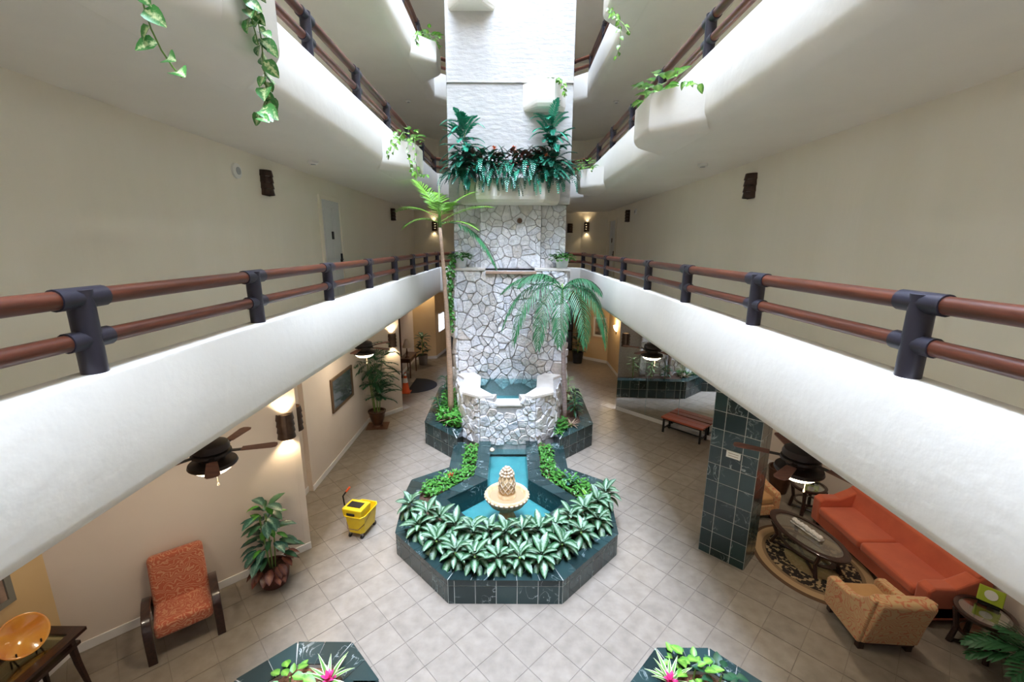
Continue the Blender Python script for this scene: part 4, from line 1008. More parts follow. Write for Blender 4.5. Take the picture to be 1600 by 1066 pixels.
# --- glass tables
def glass_table(loc, rx, ry, h, label, rz=0, name='coffee_table'):
    t = thing(name, label, 'table', (loc[0], loc[1], loc[2]), rz)
    obj('top_ring', MB().lathe([(1.0, h-.05), (1.03, h-.03), (1.03, h-.005), (1.0, h), (.86, h), (.84, h-.02), (.86, h-.05), (1.0, h-.05)], n=48, sx=rx, sy=ry), DARKWOOD, t, smooth=True, angle=50)
    obj('glass_top', MB().lathe([(0, h-.012), (.86, h-.012), (.86, h-.022), (0, h-.022)], n=48, sx=rx, sy=ry), GLASST, t)
    h2 = h*.42
    obj('shelf_ring', MB().lathe([(.74, h2-.03), (.76, h2), (.64, h2), (.64, h2-.03), (.74, h2-.03)], n=40, sx=rx, sy=ry), DARKWOOD, t)
    obj('shelf_glass', MB().lathe([(0, h2-.008), (.64, h2-.008), (.64, h2-.018), (0, h2-.018)], n=40, sx=rx, sy=ry), GLASST, t)
    for sx in (-1, 1):
        for sy in (-1, 1): obj('leg', MB().tube([(sx*.66*rx, sy*.66*ry, 0), (sx*.56*rx, sy*.56*ry, h2), (sx*.68*rx, sy*.68*ry, h-.04)], [.034, .030, .036], 8), DARKWOOD, t)
        obj('stretcher', MB().tube([(sx*.64*rx, -.64*ry, .03), (-sx*.64*rx, .64*ry, .03)], .022, 6), DARKWOOD, t)
    return t
glass_table((4.97, 6.33, .015), .36, .68, .45, 'oval dark wood coffee table with glass top on the rug', R(12))
co = thing('coral_ornament', 'long white carved ornament tray on the coffee table glass', 'ornament', (5.0, 6.4, .456), R(14))
obj('tray', MB().box((0, 0, .012), (.12, .56, .022)), WHITEORN, co, bevel=.008)
for k in range(8): obj('knob', MB().lathe([(0, 0), (.045, .005), (.05, .035), (.03, .06), (0, .066)], (rnd(-.015, .015), -.24+k*.068, .022), 9), WHITEORN, co, smooth=True)
glass_table((6.13, 4.66, 0), .30, .28, .56, 'round glass topped end table beside the sofa arm by the cream chair', R(20), 'end_table')
glass_table((5.88, 7.66, 0), .30, .28, .56, 'round glass topped end table between the tan armchair and the sofa', R(0), 'end_table')
def clock(x, y, rz, label):
    t = thing('desk_ornament', label, 'ornament', (x, y, .56), rz)
    obj('panel', MB().box((0, 0, .13), (.24, .03, .2)), GREENPL, t, bevel=.008, M=Matrix.Rotation(R(-18), 4, 'X'))
    obj('dial', MB().tube([(0, -.016, .14), (0, -.024, .14)], .062, 20), WHITEPL, t, M=Matrix.Rotation(R(-18), 4, 'X'))
    obj('foot', MB().box((0, .02, .012), (.2, .12, .024)), BLACK, t)
clock(6.28, 4.76, R(-50), 'lime green ornament with round white dial on the end table by the cream chair')
clock(6.02, 7.78, R(-40), 'lime green ornament with round white dial on the far end table')
wb = thing('waste_urn', 'dark brown round urn standing on the floor beyond the far end table', 'urn', (5.75, 8.35, 0))
obj('body', MB().lathe([(0, 0), (.15, 0), (.20, .25), (.23, .52), (.24, .56), (.215, .56), (.19, .3), (.14, .02), (0, .02)], n=24), POTBRONZE, wb, smooth=True, angle=40)
# --- bench
be = thing('bench', 'red brown slatted bench with black legs in front of the mirror wall', 'bench', (4.783, 11.079, 0), R(-47.4))
for y in (-.118, .118): obj('seat_plank', MB().box((0, y, .44), (1.18, .225, .05)), CHERRY, be, bevel=.01)
for x in (-.52, .52):
    for y in (-.18, .18): obj('leg', MB().box((x, y, .21), (.045, .045, .42)), BLACK, be)
    obj('stretcher', MB().box((x, 0, .12), (.03, .36, .03)), BLACK, be)
obj('stretcher', MB().box((0, 0, .12), (1.04, .03, .03)), BLACK, be)
for y in (-.18, .18): obj('apron', MB().box((0, y, .395), (1.04, .03, .04)), BLACK, be)
# --- mop bucket
mb_ = thing('mop_bucket', 'yellow wheeled mop bucket with wringer and red tipped handle on the tile floor', 'mop bucket', (-2.72, 6.98, 0), R(-14))
bk = MB(); rows = []
for z, w, l in ((.09, .30, .42), (.10, .31, .43), (.42, .38, .52), (.44, .41, .55), (.455, .41, .55), (.455, .38, .52), (.12, .29, .40)):
    rows.append([(x*w/2, y*l/2, z) for x, y in ((-1, -.75), (-.75, -1), (.75, -1), (1, -.75), (1, .75), (.75, 1), (-.75, 1), (-1, .75))])
bk.v = [v for r in rows for v in r]; bk.uv = [(.5, .5)]*len(bk.v); n = 8
for a in range(len(rows)-1):
    for i in range(n): j = (i+1) % n; bk.f.append((a*n+i, a*n+j, (a+1)*n+j, (a+1)*n+i))
bk.f += [tuple(range(n-1, -1, -1)), tuple(range((len(rows)-1)*n, len(rows)*n))]
bkt = obj('bucket', bk, YELLOW, mb_, bevel=.012)
wr = MB().box((-.02, -.10, .50), (.36, .30, .17), tap=1.08); obj('wringer', wr, YELLOW, mb_, bevel=.02)
obj('wringer_slot', MB().box((-.03, -.10, .588), (.26, .16, .01)), BLACK, mb_)
obj('grip', MB().box((-.04, -.262, .49), (.16, .02, .045)), BLACK, mb_, bevel=.01)
obj('wire_handle', MB().tube([(-.185, .0, .40), (-.17, -.20, .28), (-.1, -.285, .22), (.1, -.285, .22), (.17, -.20, .28), (.185, .0, .40)], .007, 6), BROWNWOOD, mb_)
obj('lever', MB().tube([(-.20, -.10, .52), (-.26, -.10, .54), (-.28, -.10, .72), (-.20, -.06, .84)], .014, 8), BLACK, mb_)
obj('lever_grip', MB().tube([(-.225, -.07, .80), (-.165, -.045, .885)], .018, 8), RED, mb_)
for x in (-.12, .12):
    for y in (-.20, .20):
        obj('caster', MB().tube([(x-.014, y, .038), (x+.014, y, .038)], .038, 14), BLACK, mb_); obj('caster_fork', MB().box((x, y, .075), (.04, .03, .05)), PLASTGREY, mb_)
# --- hall things
hm = thing('door_mat', 'black half-round rubber mat on the floor before the hall', 'mat', (-3.72, 15.3, .003))
obj('mat_sheet', MB().prism([(.95*math.cos(a)*1.0, .86*math.sin(a)) for a in [-PI/2+PI*k/24 for k in range(25)]], 0, .012), MATBLACK, hm)
cn = thing('traffic_cone', 'orange traffic cone with white collar standing by the half-round mat', 'cone', (-3.74, 14.55, .003))
obj('base', MB().box((0, 0, .015), (.34, .34, .03)), ORANGECONE, cn, bevel=.008)
obj('body', MB().lathe([(.14, .03), (.028, .72), (.0, .72)], n=20), ORANGECONE, cn, smooth=True, angle=40)
obj('collar', MB().lathe([(.088, .37), (.062, .54)], n=20), WHITEPL, cn); obj('collar', MB().lathe([(.048, .62), (.036, .70)], n=20), WHITEPL, cn)
hc = thing('hall_console', 'dark brown wooden hall table under a small lamp beside the taupe wall', 'table', (-4.12, 16.7, 0))
obj('top', MB().box((0, 0, .78), (.44, 1.2, .04)), BROWNWOOD, hc, bevel=.008); obj('apron', MB().box((0, 0, .70), (.38, 1.1, .12)), BROWNWOOD, hc)
for x in (-.17, .17):
    for y in (-.5, .5): obj('leg', MB().tube([(x, y, .68), (x, y, 0)], [.03, .022], 8), BROWNWOOD, hc)
hl = thing('table_lamp', 'small table lamp with pale cone shade on the hall table', 'lamp', (-4.1, 16.4, .80))
obj('base', MB().lathe([(0, 0), (.09, 0), (.08, .02), (.025, .05), (.045, .18), (.02, .3), (.012, .46), (0, .46)], n=16), BROWNWOOD, hl, smooth=True)
obj('shade', MB().lathe([(.17, .40), (.06, .72)], n=20), SHADE, hl, smooth=True)
sl = thing('shell_lamp', 'glowing shell shaped wall lamp on the gold wall', 'wall lamp', (4.25, 17.1, 1.85))
obj('shell', MB().lathe([(.02, -.12), (.10, -.05), (.16, .07), (.17, .12), (.15, .12), (0, .02)], n=18, sx=.8, a0=PI/2, a1=3*PI/2), BULB, sl, smooth=True)
obj('bracket', MB().box((-.02, 0, -.16), (.04, .06, .12)), BRASSFR, sl)
l = bpy.data.lights.new('shell_light', 'POINT'); l.energy = 16; l.color = (1, .75, .42); l.shadow_soft_size = .1
lo = bpy.data.objects.new('shell_light', l); COL.objects.link(lo); lo.parent = sl; lo.location = (-.22, 0, .25)
dl_tr = MB().lathe([(.09, 0), (.09, -.012), (.06, -.012), (.06, 0)], n=20).mesh('trim'); dl_tr.materials.append(WHITETRIM)
dl_le = MB().lathe([(.06, -.004), (0, -.004)], n=20).mesh('lens'); dl_le.materials.append(BULB)
def downlight(x, y, label, power, col=(1, .8, .52)):  # serves the entry downlight and the added fill lights
    t = thing('downlight_or_fill', label, 'lamp', (x, y, ZC)); link('trim', dl_tr, t); link('lens', dl_le, t)
    l = bpy.data.lights.new('downlight', 'SPOT'); l.energy = power; l.color = col; l.spot_size = R(130); l.spot_blend = .8; l.shadow_soft_size = .08
    lo = bpy.data.objects.new('downlight_or_fill_lamp', l); COL.objects.link(lo); lo.parent = t; lo.location = (0, 0, -.03)
downlight(-3.75, 18.9, 'small lit recessed downlight over the gold wall by the entry', 60)
WW = (1, .87, .70)  # tint of the fill lights added to lift the dim seating and aisle
downlight(5.0, 5.2, 'added ceiling fill light over the cream scroll armchair', 42, WW)
downlight(5.3, 7.0, 'added ceiling fill light over the coffee table and sofa', 42, WW)
downlight(-4.3, 3.6, 'added ceiling fill light over the orange zebra armchair', 36, WW)
downlight(-3.3, 8.2, 'added ceiling fill light over the mop bucket aisle', 20, WW)
mt = thing('floor_mat', 'brown square mat under the bronze urn of the tall palm', 'mat', (-3.85, 11.63, .003), R(8))
obj('sheet', MB().box((0, 0, .005), (.60, .52, .010)), BROWNWOOD, mt)

# ================================================================== PLANTS
def frond(parent, base, az, elev, L, droop, nl=16, ll=.3, lw=.035, m=None, sm=None, r=.008, start=.15, ldroop=.5, ang=50, name='frond', tip=.35):
    az, el = R(az), R(elev); d = Vector((math.cos(el)*math.cos(az), math.cos(el)*math.sin(az), math.sin(el)))
    n = max(8, nl); p = Vector(base); pts = [p.copy()]; ds = [d.copy()]
    for i in range(n):
        d = (d-Vector((0, 0, 1))*(droop/n)).normalized(); p = p+d*(L/n); pts.append(p.copy()); ds.append(d.copy())
    mb = MB(); mb.tube(pts, [max(.002, r*(1-.8*i/n)) for i in range(n+1)], 4)
    ref = Vector((-math.sin(az), math.cos(az), 0))
    for i in range(1, n+1):
        t = i/n
        if t < start: continue
        side = ds[i].cross(Vector((0, 0, 1)))
        if side.length < .2: side = ref.copy()
        if side.dot(ref) < 0: side = -side
        side.normalize(); up = side.cross(ds[i]); up = up if up.z > 0 else -up
        prof = math.sin(PI*min(1, (t-start)/(1-start)*.8+.18))**.6
        lln = ll*max(tip, prof)*rnd(.88, 1.08)
        for k in (-1, 1):
            a = R(ang*(1-.45*t)+rnd(-5, 5)); dd = side*k*math.sin(a)+ds[i]*math.cos(a)+up*.18
            mb.blade(pts[i], dd, up+side*k*.3, lln, lw, ldroop, .1, 3, 'leaf')
    return obj(name, mb, m or LF_PALM, parent, smooth=True, world=True)
# --- slender bright palm
pa = thing('palm_tree', 'slender tall palm with bright green crown rising beside the tower', 'palm', (-1.63, 11.0, .56))
top = Vector((-1.79, 11.05, 5.55))
tp = [Vector((-1.63, 11.0, .5)).lerp(top, t)+Vector((.05*math.sin(t*PI), 0, 0)) for t in [i/9 for i in range(10)]]
obj('trunk', MB().tube(tp, [.085-.045*i/9 for i in range(10)], 10), TRUNK, pa, smooth=True, world=True)
obj('crownshaft', MB().tube([top-Vector((0, 0, .05)), top+Vector((0, 0, .55)), top+Vector((.01, 0, 1.0))], [.040, .028, .008], 8), STEM, pa, smooth=True, world=True)
for az, el, L, dr, z in ((178, 42, .95, 1.1, .18), (150, 62, .95, .7, .3), (200, 30, .8, 1.3, .1), (25, 52, 1.0, .8, .25), (5, 36, 1.15, .7, .12), (-70, 50, .8, 1.2, .2), (115, 62, .65, .8, .3), (-20, 25, .9, 1.0, .05)):
    frond(pa, top+Vector((0, 0, z)), az, el, L*1.15, dr, 19, .44, .032, LF_PALM, ang=68, ldroop=.35)
frond(pa, top+Vector((0, 0, .1)), -14, 14, 1.9, 1.9, 24, .48, .046, LF_PALMD, start=.22, ang=62, ldroop=.9)
# --- dark drooping palm
pb_ = thing('palm_tree', 'dark green palm with wide drooping fronds in front of the waterfall wall', 'palm', (1.43, 10.9, .56))
top = Vector((1.27, 10.86, 3.70))
tp = [Vector((1.46, 10.9, .5)).lerp(top, i/8) for i in range(9)]
obj('trunk', MB().tube(tp, [.065-.02*i/8 for i in range(9)], 10), TRUNKG, pb_, smooth=True, world=True)
obj('crownshaft', MB().tube([top, top+Vector((0, 0, .5))], [.05, .02], 8), STEM, pb_, smooth=True, world=True)
for az, el, L, dr in ((172, 50, 1.7, 1.7), (192, 42, 2.1, 2.5), (215, 42, 2.25, 2.9), (240, 38, 2.1, 3.0), (262, 36, 1.9, 3.1), (290, 40, 2.0, 3.1), (318, 38, 2.1, 3.0), (345, 36, 1.8, 2.9), (8, 45, 1.3, 2.3), (20, 55, 1.1, 1.8), (150, 62, 1.0, 1.6), (330, 62, 1.2, 2.2), (205, 62, 1.4, 1.9)):
    frond(pb_, top+Vector((0, 0, .35)), az, el-4, L*1.02, dr*1.1, 32, .50, .029, LF_PALMD, r=.012, start=.16, ldroop=1.1, ang=64)
# --- tall palm in bronze urn (recess) ---
def urn(t, s=1.0, m=POTBRONZE):
    obj('urn', MB().lathe([(0, 0), (.15*s, 0), (.13*s, .04*s), (.16*s, .12*s), (.21*s, .30*s), (.22*s, .38*s), (.25*s, .42*s), (.25*s, .46*s), (.21*s, .46*s), (.20*s, .40*s), (0, .40*s)], n=24), m, t, smooth=True, angle=40)
    obj('soil', MB().lathe([(.20*s, .42*s), (0, .43*s)], n=20), SOIL, t)
rp = thing('potted_palm', 'tall bamboo palm in a bronze urn standing on a brown mat', 'palm', (-3.86, 11.66, .014)); urn(rp, 1.0)
rg2 = random.Random(5)
for k in range(7):
    a = 2*PI*k/7; b0 = Vector((-3.86+.08*math.cos(a), 11.66+.08*math.sin(a), .44)); h = rg2.uniform(1.2, 2.1); t0 = b0+Vector((.16*math.cos(a), .16*math.sin(a), h))
    obj('cane', MB().tube([b0, b0.lerp(t0, .5), t0], [.011, .009, .006], 6), STEM, rp, world=True)
    for j in range(8):
        f = .25+.75*j/7; frond(rp, b0.lerp(t0, f), -25+rg2.uniform(-105, 105), rg2.uniform(20, 60), rg2.uniform(.42, .62), 1.4, 9, .26, .036, LF_DARK, r=.005, start=.2)
# --- leafy mixed plant in wicker basket
bp_ = thing('potted_plant', 'mixed dark leaf plant in a round wicker basket by the bulkhead corner', 'plant', (-3.66, 5.72, .003))
obj('basket', MB().lathe([(0, 0), (.17, 0), (.21, .10), (.225, .22), (.21, .32), (.19, .32), (.18, .26), (0, .26)], n=28), WICKER, bp_, smooth=True, angle=40)
obj('soil', MB().lathe([(.185, .28), (0, .29)], n=20), SOIL, bp_)
lm_b = leafmesh('broad', LF_BLUEG, .26, .125, .7); lm_r = leafmesh('broad', LF_REDDISH, .20, .11, .9); lm_g = leafmesh('broad', LF_DARK, .26, .11, .6); lm_l = leafmesh('broad', LF_GROUND, .2, .09, .5)
rg2 = random.Random(9)
for k in range(92):
    a = rg2.uniform(0, 2*PI); h = .30+1.08*(k/92)**1.15; rr = .06+.15*min(1, (1.45-h)); up = (h-.3)/.9
    me = lm_r if h < .52 else (lm_b if rg2.random() < .55 else (lm_g if rg2.random() < .75 else lm_l))
    leaf(bp_, me, (-3.66+rr*math.cos(a), 5.72+rr*math.sin(a), h), (math.cos(a), math.sin(a), -.1+.6*up*rg2.random()), rg2.uniform(.8, 1.2))
for k in range(6):
    a = 2*PI*k/6; obj('stem', MB().tube([(-3.66+.04*math.cos(a), 5.72+.04*math.sin(a), .28), (-3.66+.10*math.cos(a), 5.72+.10*math.sin(a), 1.0+.05*k)], .009, 5), STEM, bp_, world=True)
# --- silver-green leaf plants round the front of the fountain planter
ag = [leafmesh('aglaonema%d' % i, LF_AGLA, .27, .112, d, n=6) for i, d in enumerate((.9, 1.5, 2.2))]
spots = [(642, 800), (668, 812), (688, 824), (712, 832), (738, 838), (764, 842), (790, 843), (816, 842), (842, 838), (866, 830), (890, 818), (912, 808), (932, 795), (946, 782),
         (655, 828), (682, 850), (712, 868), (742, 878), (778, 880), (812, 878), (846, 872), (878, 858), (908, 840), (934, 820)]
for i, (u, v) in enumerate(spots):
    p = px(u, v+rnd(-3, 3), z=.50); inner = i < 14
    t = thing('silver_leaf_plant', 'clump of silver-green striped leaves in the front bed of the fountain planter', 'plant', (p.x, p.y, .36), group='striped leaf plants around the fountain front')
    outd = math.atan2(p.y-7.2, p.x+.07)
    for k in range(21):
        a = k*2.399+i; el = 1.15*(1-k/21)-.05; pos = (p.x+(.02+.05*k/21)*math.cos(a), p.y+(.02+.05*k/21)*math.sin(a), .46+.17*(1-k/21)+(.06 if inner else 0)+rnd(-.02, .03))
        leaf(t, ag[0 if k < 4 else (1 if k < 11 else 2)], pos, (math.cos(a)*math.cos(el), math.sin(a)*math.cos(el), math.sin(el)+.05), rnd(.8, 1.15))
    obj('stem', MB().tube([(0, 0, 0), (0, 0, .2)], .018, 6), STEM, t)
# --- ground cover beds
def ground_cover(name, polys, n, z, label, m=LF_GROUND, size=(.06, .11), hmax=.16, seed=1):
    rg = random.Random(seed); mb = MB(); xs = [x for po in polys for x, y in po]; ys = [y for po in polys for x, y in po]; c = 0; tries = 0
    while c < n and tries < n*40:
        tries += 1; x, y = rg.uniform(min(xs), max(xs)), rg.uniform(min(ys), max(ys))
        if not any(inpoly(x, y, po) for po in polys): continue
        a = rg.uniform(0, 2*PI); L = rg.uniform(*size); h = z+rg.uniform(.02, hmax); el = rg.uniform(-.1, .9)
        mb.blade((x, y, h), (math.cos(a)*math.cos(el), math.sin(a)*math.cos(el), math.sin(el)), (0, 0, 1), L, L*.62, .6, .12, 3, 'heart'); c += 1
    return tag(obj(name, mb, m, None, smooth=True), label, 'ground cover', kind='stuff')
ground_cover('ground_cover', [[(-1.06, 9.55), (-.78, 9.6), (-.78, 8.16), (-1.06, 8.35)], [(-1.06, 8.4), (-.78, 8.16), (-1.45, 7.32), (-1.72, 7.55), (-1.72, 7.9)]], 620, .36, 'bright green small leaved ground cover in the fountain planter on the mop bucket side', seed=2)
ground_cover('ground_cover', [[(.95, 9.55), (.66, 9.6), (.66, 8.12), (.95, 8.35)], [(.95, 8.4), (.66, 8.12), (1.30, 7.28), (1.6, 7.5), (1.58, 7.9)]], 620, .36, 'bright green small leaved ground cover in the fountain planter on the pillar side', seed=3)
ground_cover('ground_cover', [[(-1.95, 10.6), (-1.35, 10.0), (-1.25, 10.3), (-1.5, 11.5), (-1.7, 12.4), (-2.0, 12.4)]], 620, .56, 'dense green leaves at the foot of the slender palm', size=(.08, .16), hmax=.32, seed=4)
ground_cover('ground_cover', [[(1.22, 9.95), (1.45, 10.05), (1.42, 10.6), (1.15, 10.4)]], 130, .56, 'low green leaves at the foot of the dark palm', size=(.07, .13), hmax=.2, seed=5)
# leafy shrubs behind the side planters
def shrub(x, y, z, h, n, me, label, spread=.25, seed=1):
    rg = random.Random(seed); t = thing('leafy_shrub', label, 'shrub', (x, y, z))
    obj('stem', MB().tube([(0, 0, 0), (.02, 0, h*.5), (0, .01, h)], .012, 6), STEM, t)
    for k in range(n):
        a = k*2.4; f = (k+1)/n; el = rg.uniform(-.1, .8)
        leaf(t, me, (x+.03*math.cos(a), y+.03*math.sin(a), z+h*(.25+.75*f)), (math.cos(a)*math.cos(el), math.sin(a)*math.cos(el), math.sin(el)), rg.uniform(.7, 1.1)*(spread/.25))
    return t
lm_sh = leafmesh('strap', LF_DARK, .26, .06, .9); lm_pl = leafmesh('strap', LF_PALE, .24, .05, .8); lm_dg = leafmesh('strap', LF_GROUND, .26, .055, .8)
shrub(-1.95, 12.3, .56, .75, 26, lm_sh, 'dark green shrub at the back of the bed under the slender palm', .28, 1)
shrub(-1.62, 11.55, .56, .55, 22, lm_dg, 'green shrub leaning on the basin behind the slender palm', .26, 2)
shrub(-2.02, 11.2, .56, .5, 22, lm_sh, 'dark green shrub beside the trunk of the slender palm', .26, 3)
shrub(1.68, 12.2, .56, .75, 22, lm_pl, 'shrub with pale striped leaves behind the dark palm', .26, 4)
shrub(1.80, 11.6, .56, .62, 22, lm_pl, 'shrub with pale pointed leaves beside the dark palm trunk', .26, 5)
shrub(1.72, 11.1, .56, .5, 24, lm_sh, 'dark narrow leaved shrub in front of the pale leaved ones', .26, 6)
# bromeliads
def bromeliad(x, y, z, me, label, core=None, n=16, s=1.0, el0=1.1, seed=1):
    rg = random.Random(seed); t = thing('bromeliad', label, 'plant', (x, y, z))
    obj('cup', MB().lathe([(0, 0), (.03*s, 0), (.045*s, .07*s), (.0, .07*s)], n=10), core or STEM, t, smooth=True)
    for k in range(n):
        a = k*2.399; el = el0*(1-k/n)+.1
        leaf(t, me, (x+.02*math.cos(a), y+.02*math.sin(a), z+.04*s), (math.cos(a)*math.cos(el), math.sin(a)*math.cos(el), math.sin(el)+.1), s*rg.uniform(.85, 1.1))
    if core:
        cm = leafmesh('bract', core, .11, .045, .4)
        for k in range(9):
            a = k*2.399; el = 1.2*(1-k/9)+.25; leaf(t, cm, (x, y, z+.06*s), (math.cos(a)*math.cos(el), math.sin(a)*math.cos(el), math.sin(el)), s, name='bract')
    return t
lm_br = leafmesh('bromeliad', LF_BROM, .30, .055, .7, 'strap', 5); lm_ti = leafmesh('bromeliad', LF_TIPINK, .30, .05, .9, 'strap', 5); lm_brg = leafmesh('bromeliad', LF_GROUND, .22, .05, .8, 'strap', 5)
p = px(702, 652, z=.75); bromeliad(p.x, p.y, .62, lm_ti, 'pinkish bromeliad at the foot of the slender palm', None, 18, 1.0)
p = px(893, 660, z=.7); bromeliad(p.x, p.y, .58, lm_ti, 'purple pink bromeliad at the foot of the dark palm', None, 16, .9)
p = px(874, 672, z=.7); bromeliad(p.x, p.y, .58, lm_brg, 'green bromeliad beside the basin under the dark palm', None, 14, .8)
p = px(705, 742, z=.5); bromeliad(p.x, p.y, .40, lm_brg, 'red flowered bromeliad in the fountain planter ground cover', REDFL, 12, .9)
p = px(893, 748, z=.5); bromeliad(p.x, p.y, .38, leafmesh('broad', LF_BLUEG, .26, .125, .7), 'blue green broad leaved plant in the fountain planter on the pillar side', None, 12, .8)
p = px(920, 778, z=.5); bromeliad(p.x, p.y, .40, leafmesh('strap', LF_POTHOS, .24, .06, .6), 'yellow green strap leaved plant beside the striped leaf clumps', None, 14, 1.0)

# --- foreground octagonal planters
def octo(cx, cy, Rr, label, lab_in):
    t = thing('octagonal_planter', label, 'planter', (cx, cy, 0))
    poly = [(cx+Rr*math.cos(R(22.5+45*k)), cy+Rr*math.sin(R(22.5+45*k))) for k in range(8)]
    kerb(t, poly+[poly[0]], [0, .305, .41], capw=.27)
    obj('bark', MB().lathe([(.60, .355), (.3, .37), (0, .375)], n=20), BARK, t)
    return t
octo(-2.25, 3.52, .85, 'octagonal green marble planter nearer the orange armchair', '')
octo(2.08, 3.49, .82, 'octagonal green marble planter nearer the cream armchair', '')
lm_po = leafmesh('pothos', LF_POTHOS, .15, .10, .5, 'heart', 4); lm_va = leafmesh('pothos', LF_VARIE, .15, .095, .6, 'heart', 4)
p = px(512, 1050, z=.55); bromeliad(p.x, p.y, .38, lm_br, 'pink hearted bromeliad with cream edged leaves in the planter nearer the orange armchair', PINK, 15, 1.0, seed=3)
p = px(1048, 1052, z=.55); bromeliad(p.x, p.y, .38, lm_br, 'pink hearted bromeliad with cream edged leaves in the planter nearer the cream armchair', PINK, 15, 1.0, seed=4)
def leafy(x, y, z, n, me, label, r=.18, h=.2, seed=1, cat='plant', name='pothos_plant'):
    rg = random.Random(seed); t = thing(name, label, cat, (x, y, z))
    obj('stem', MB().tube([(0, 0, 0), (.01, 0, h*.8)], .010, 6), STEM, t)
    for k in range(n):
        a = k*2.399; q = math.sqrt((k+.5)/n)*r; el = rg.uniform(-.1, .7)
        leaf(t, me, (x+q*math.cos(a), y+q*math.sin(a), z+h*rg.uniform(.3, 1)), (math.cos(a)*math.cos(el), math.sin(a)*math.cos(el), math.sin(el)), rg.uniform(.7, 1.15))
    return t
p = px(452, 1062, z=.5); leafy(p.x, p.y, .37, 16, lm_po, 'green leafy plant beside the bromeliad in the planter nearer the orange armchair', .2, .2, 1)
p = px(1085, 1048, z=.5); leafy(p.x, p.y, .37, 16, lm_po, 'green leafy plant beside the bromeliad in the planter nearer the cream armchair', .17, .2, 2)
p = px(1125, 1060, z=.5); leafy(p.x, p.y, .37, 14, leafmesh('pothos', LF_DARK, .15, .10, .5, 'heart', 4), 'dark green leafy plant at the rim of the planter nearer the cream armchair', .16, .2, 3)
p = px(1058, 1025, z=.5); leafy(p.x, p.y, .37, 7, lm_po, 'small light green leaf cluster at the rim of the planter nearer the cream armchair', .10, .16, 4)

# --- tower fern planter
lm_cr = [leafmesh('broadc', m_, .26, .10, .6) for m_ in (LF_CROTON, LF_TEALD, LF_BLUEG, LF_REDDISH)]
def art_palm(x, y, z, H_, label, seed):
    rg = random.Random(seed); t = thing('fern_palm', label, 'plant', (x, y, z))
    obj('stem', MB().tube([(0, 0, 0), (.02, 0, H_)], .014, 6), STEM, t)
    for k in range(64):
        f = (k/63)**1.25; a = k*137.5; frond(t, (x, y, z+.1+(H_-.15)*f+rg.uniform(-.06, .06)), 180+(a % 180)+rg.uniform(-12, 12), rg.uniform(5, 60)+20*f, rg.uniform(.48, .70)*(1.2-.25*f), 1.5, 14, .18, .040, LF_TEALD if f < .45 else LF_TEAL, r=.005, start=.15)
art_palm(-1.22, 11.68, 6.7, 1.35, 'tall teal artificial palm above the white door corridor end of the tower planter', 1)
art_palm(.98, 11.68, 6.7, 1.45, 'tall teal artificial palm under the small tower box', 2)
for k in range(13):
    x = -1.45+k*.225; y = 11.42-(.0 if 2 < k < 10 else -.18); rg = random.Random(40+k)
    t = thing('trailing_fern', 'teal trailing fern spilling over the edge of the tower planter', 'plant', (x, y, 6.74), group='trailing ferns of the tower planter')
    for j in range(15):
        frond(t, (x+rg.uniform(-.1, .1), y+rg.uniform(0, .12), 6.80+.025*j), 270+rg.uniform(-75, 75), rg.uniform(15, 75), rg.uniform(.38, .74), 3.3, 13, .095, .030, LF_TEAL if j % 3 else LF_TEALD, r=.004, start=.06, ldroop=.25, ang=72)
for k in range(11):
    x = -.95+k*.18; y = 11.44; rg = random.Random(70+k)
    t = thing('croton_plant', 'dark bronze and grey-green leaved plant in the middle of the tower planter', 'plant', (x, y, 6.7), group='bronze leaved plants of the tower planter')
    obj('stem', MB().tube([(0, 0, 0), (0, 0, .4)], .012, 6), STEM, t)
    for j in range(22):
        a = j*2.399+k; el = rg.uniform(-.2, 1.1); leaf(t, lm_cr[rg.choice((0, 0, 1, 2, 3, 1))], (x+.05*math.cos(a), y+.03*math.sin(a)-.04, 6.95+.42*j/22), (math.cos(a)*math.cos(el), min(.05, math.sin(a)*math.cos(el)-.25), math.sin(el)), rg.uniform(.9, 1.35))
for i, (u, v) in enumerate(((803, 232), (806, 240), (853, 241), (752, 236), (772, 232))):
    p = px(u, v, Y=11.36); t = thing('orange_flower', 'small orange artificial flower among the bronze leaves of the tower planter', 'flower', tuple(p), group='orange flowers of the tower planter')
    fm = leafmesh('petal', TEALFLOWER, .09, .04, .3)
    for j in range(9): a = j*2.399; leaf(t, fm, tuple(p), (math.cos(a), -.6+.3*math.sin(j), math.sin(a)), 1.0, name='petal')
    obj('flower_stem', MB().tube([(0, 0, 0), (0, .1, -.35)], .006, 5), STEM, t)

# --- white pots of ivy on the ledges
def ivy_pot(x, label):
    t = thing('ivy_pot', label, 'potted plant', (x, 11.86, 4.535))
    obj('pot', MB().lathe([(0, 0), (.14, 0), (.19, .24), (.20, .26), (.18, .26), (.17, .20), (0, .20)], n=24), POTWHITE, t, smooth=True, angle=40)
    rg = random.Random(int(x*100))
    for k in range(84):
        a = k*2.399; q = math.sqrt((k+.5)/84)*.30; leaf(t, lm_iv, (x+q*math.cos(a), 11.84+q*math.sin(a)*.7, 4.535+.27+rg.uniform(0, .14)-q*.25), (math.cos(a), math.sin(a), rg.uniform(-.2, .8)), rg.uniform(1.1, 1.6))
    return t
lm_iv = leafmesh('ivy', LF_GROUND, .10, .075, .5, 'heart', 3)
ivp = ivy_pot(-1.40, 'white pot of ivy on the ledge beside the slender palm')
ivy_pot(1.36, 'white pot of ivy on the ledge above the dark palm')
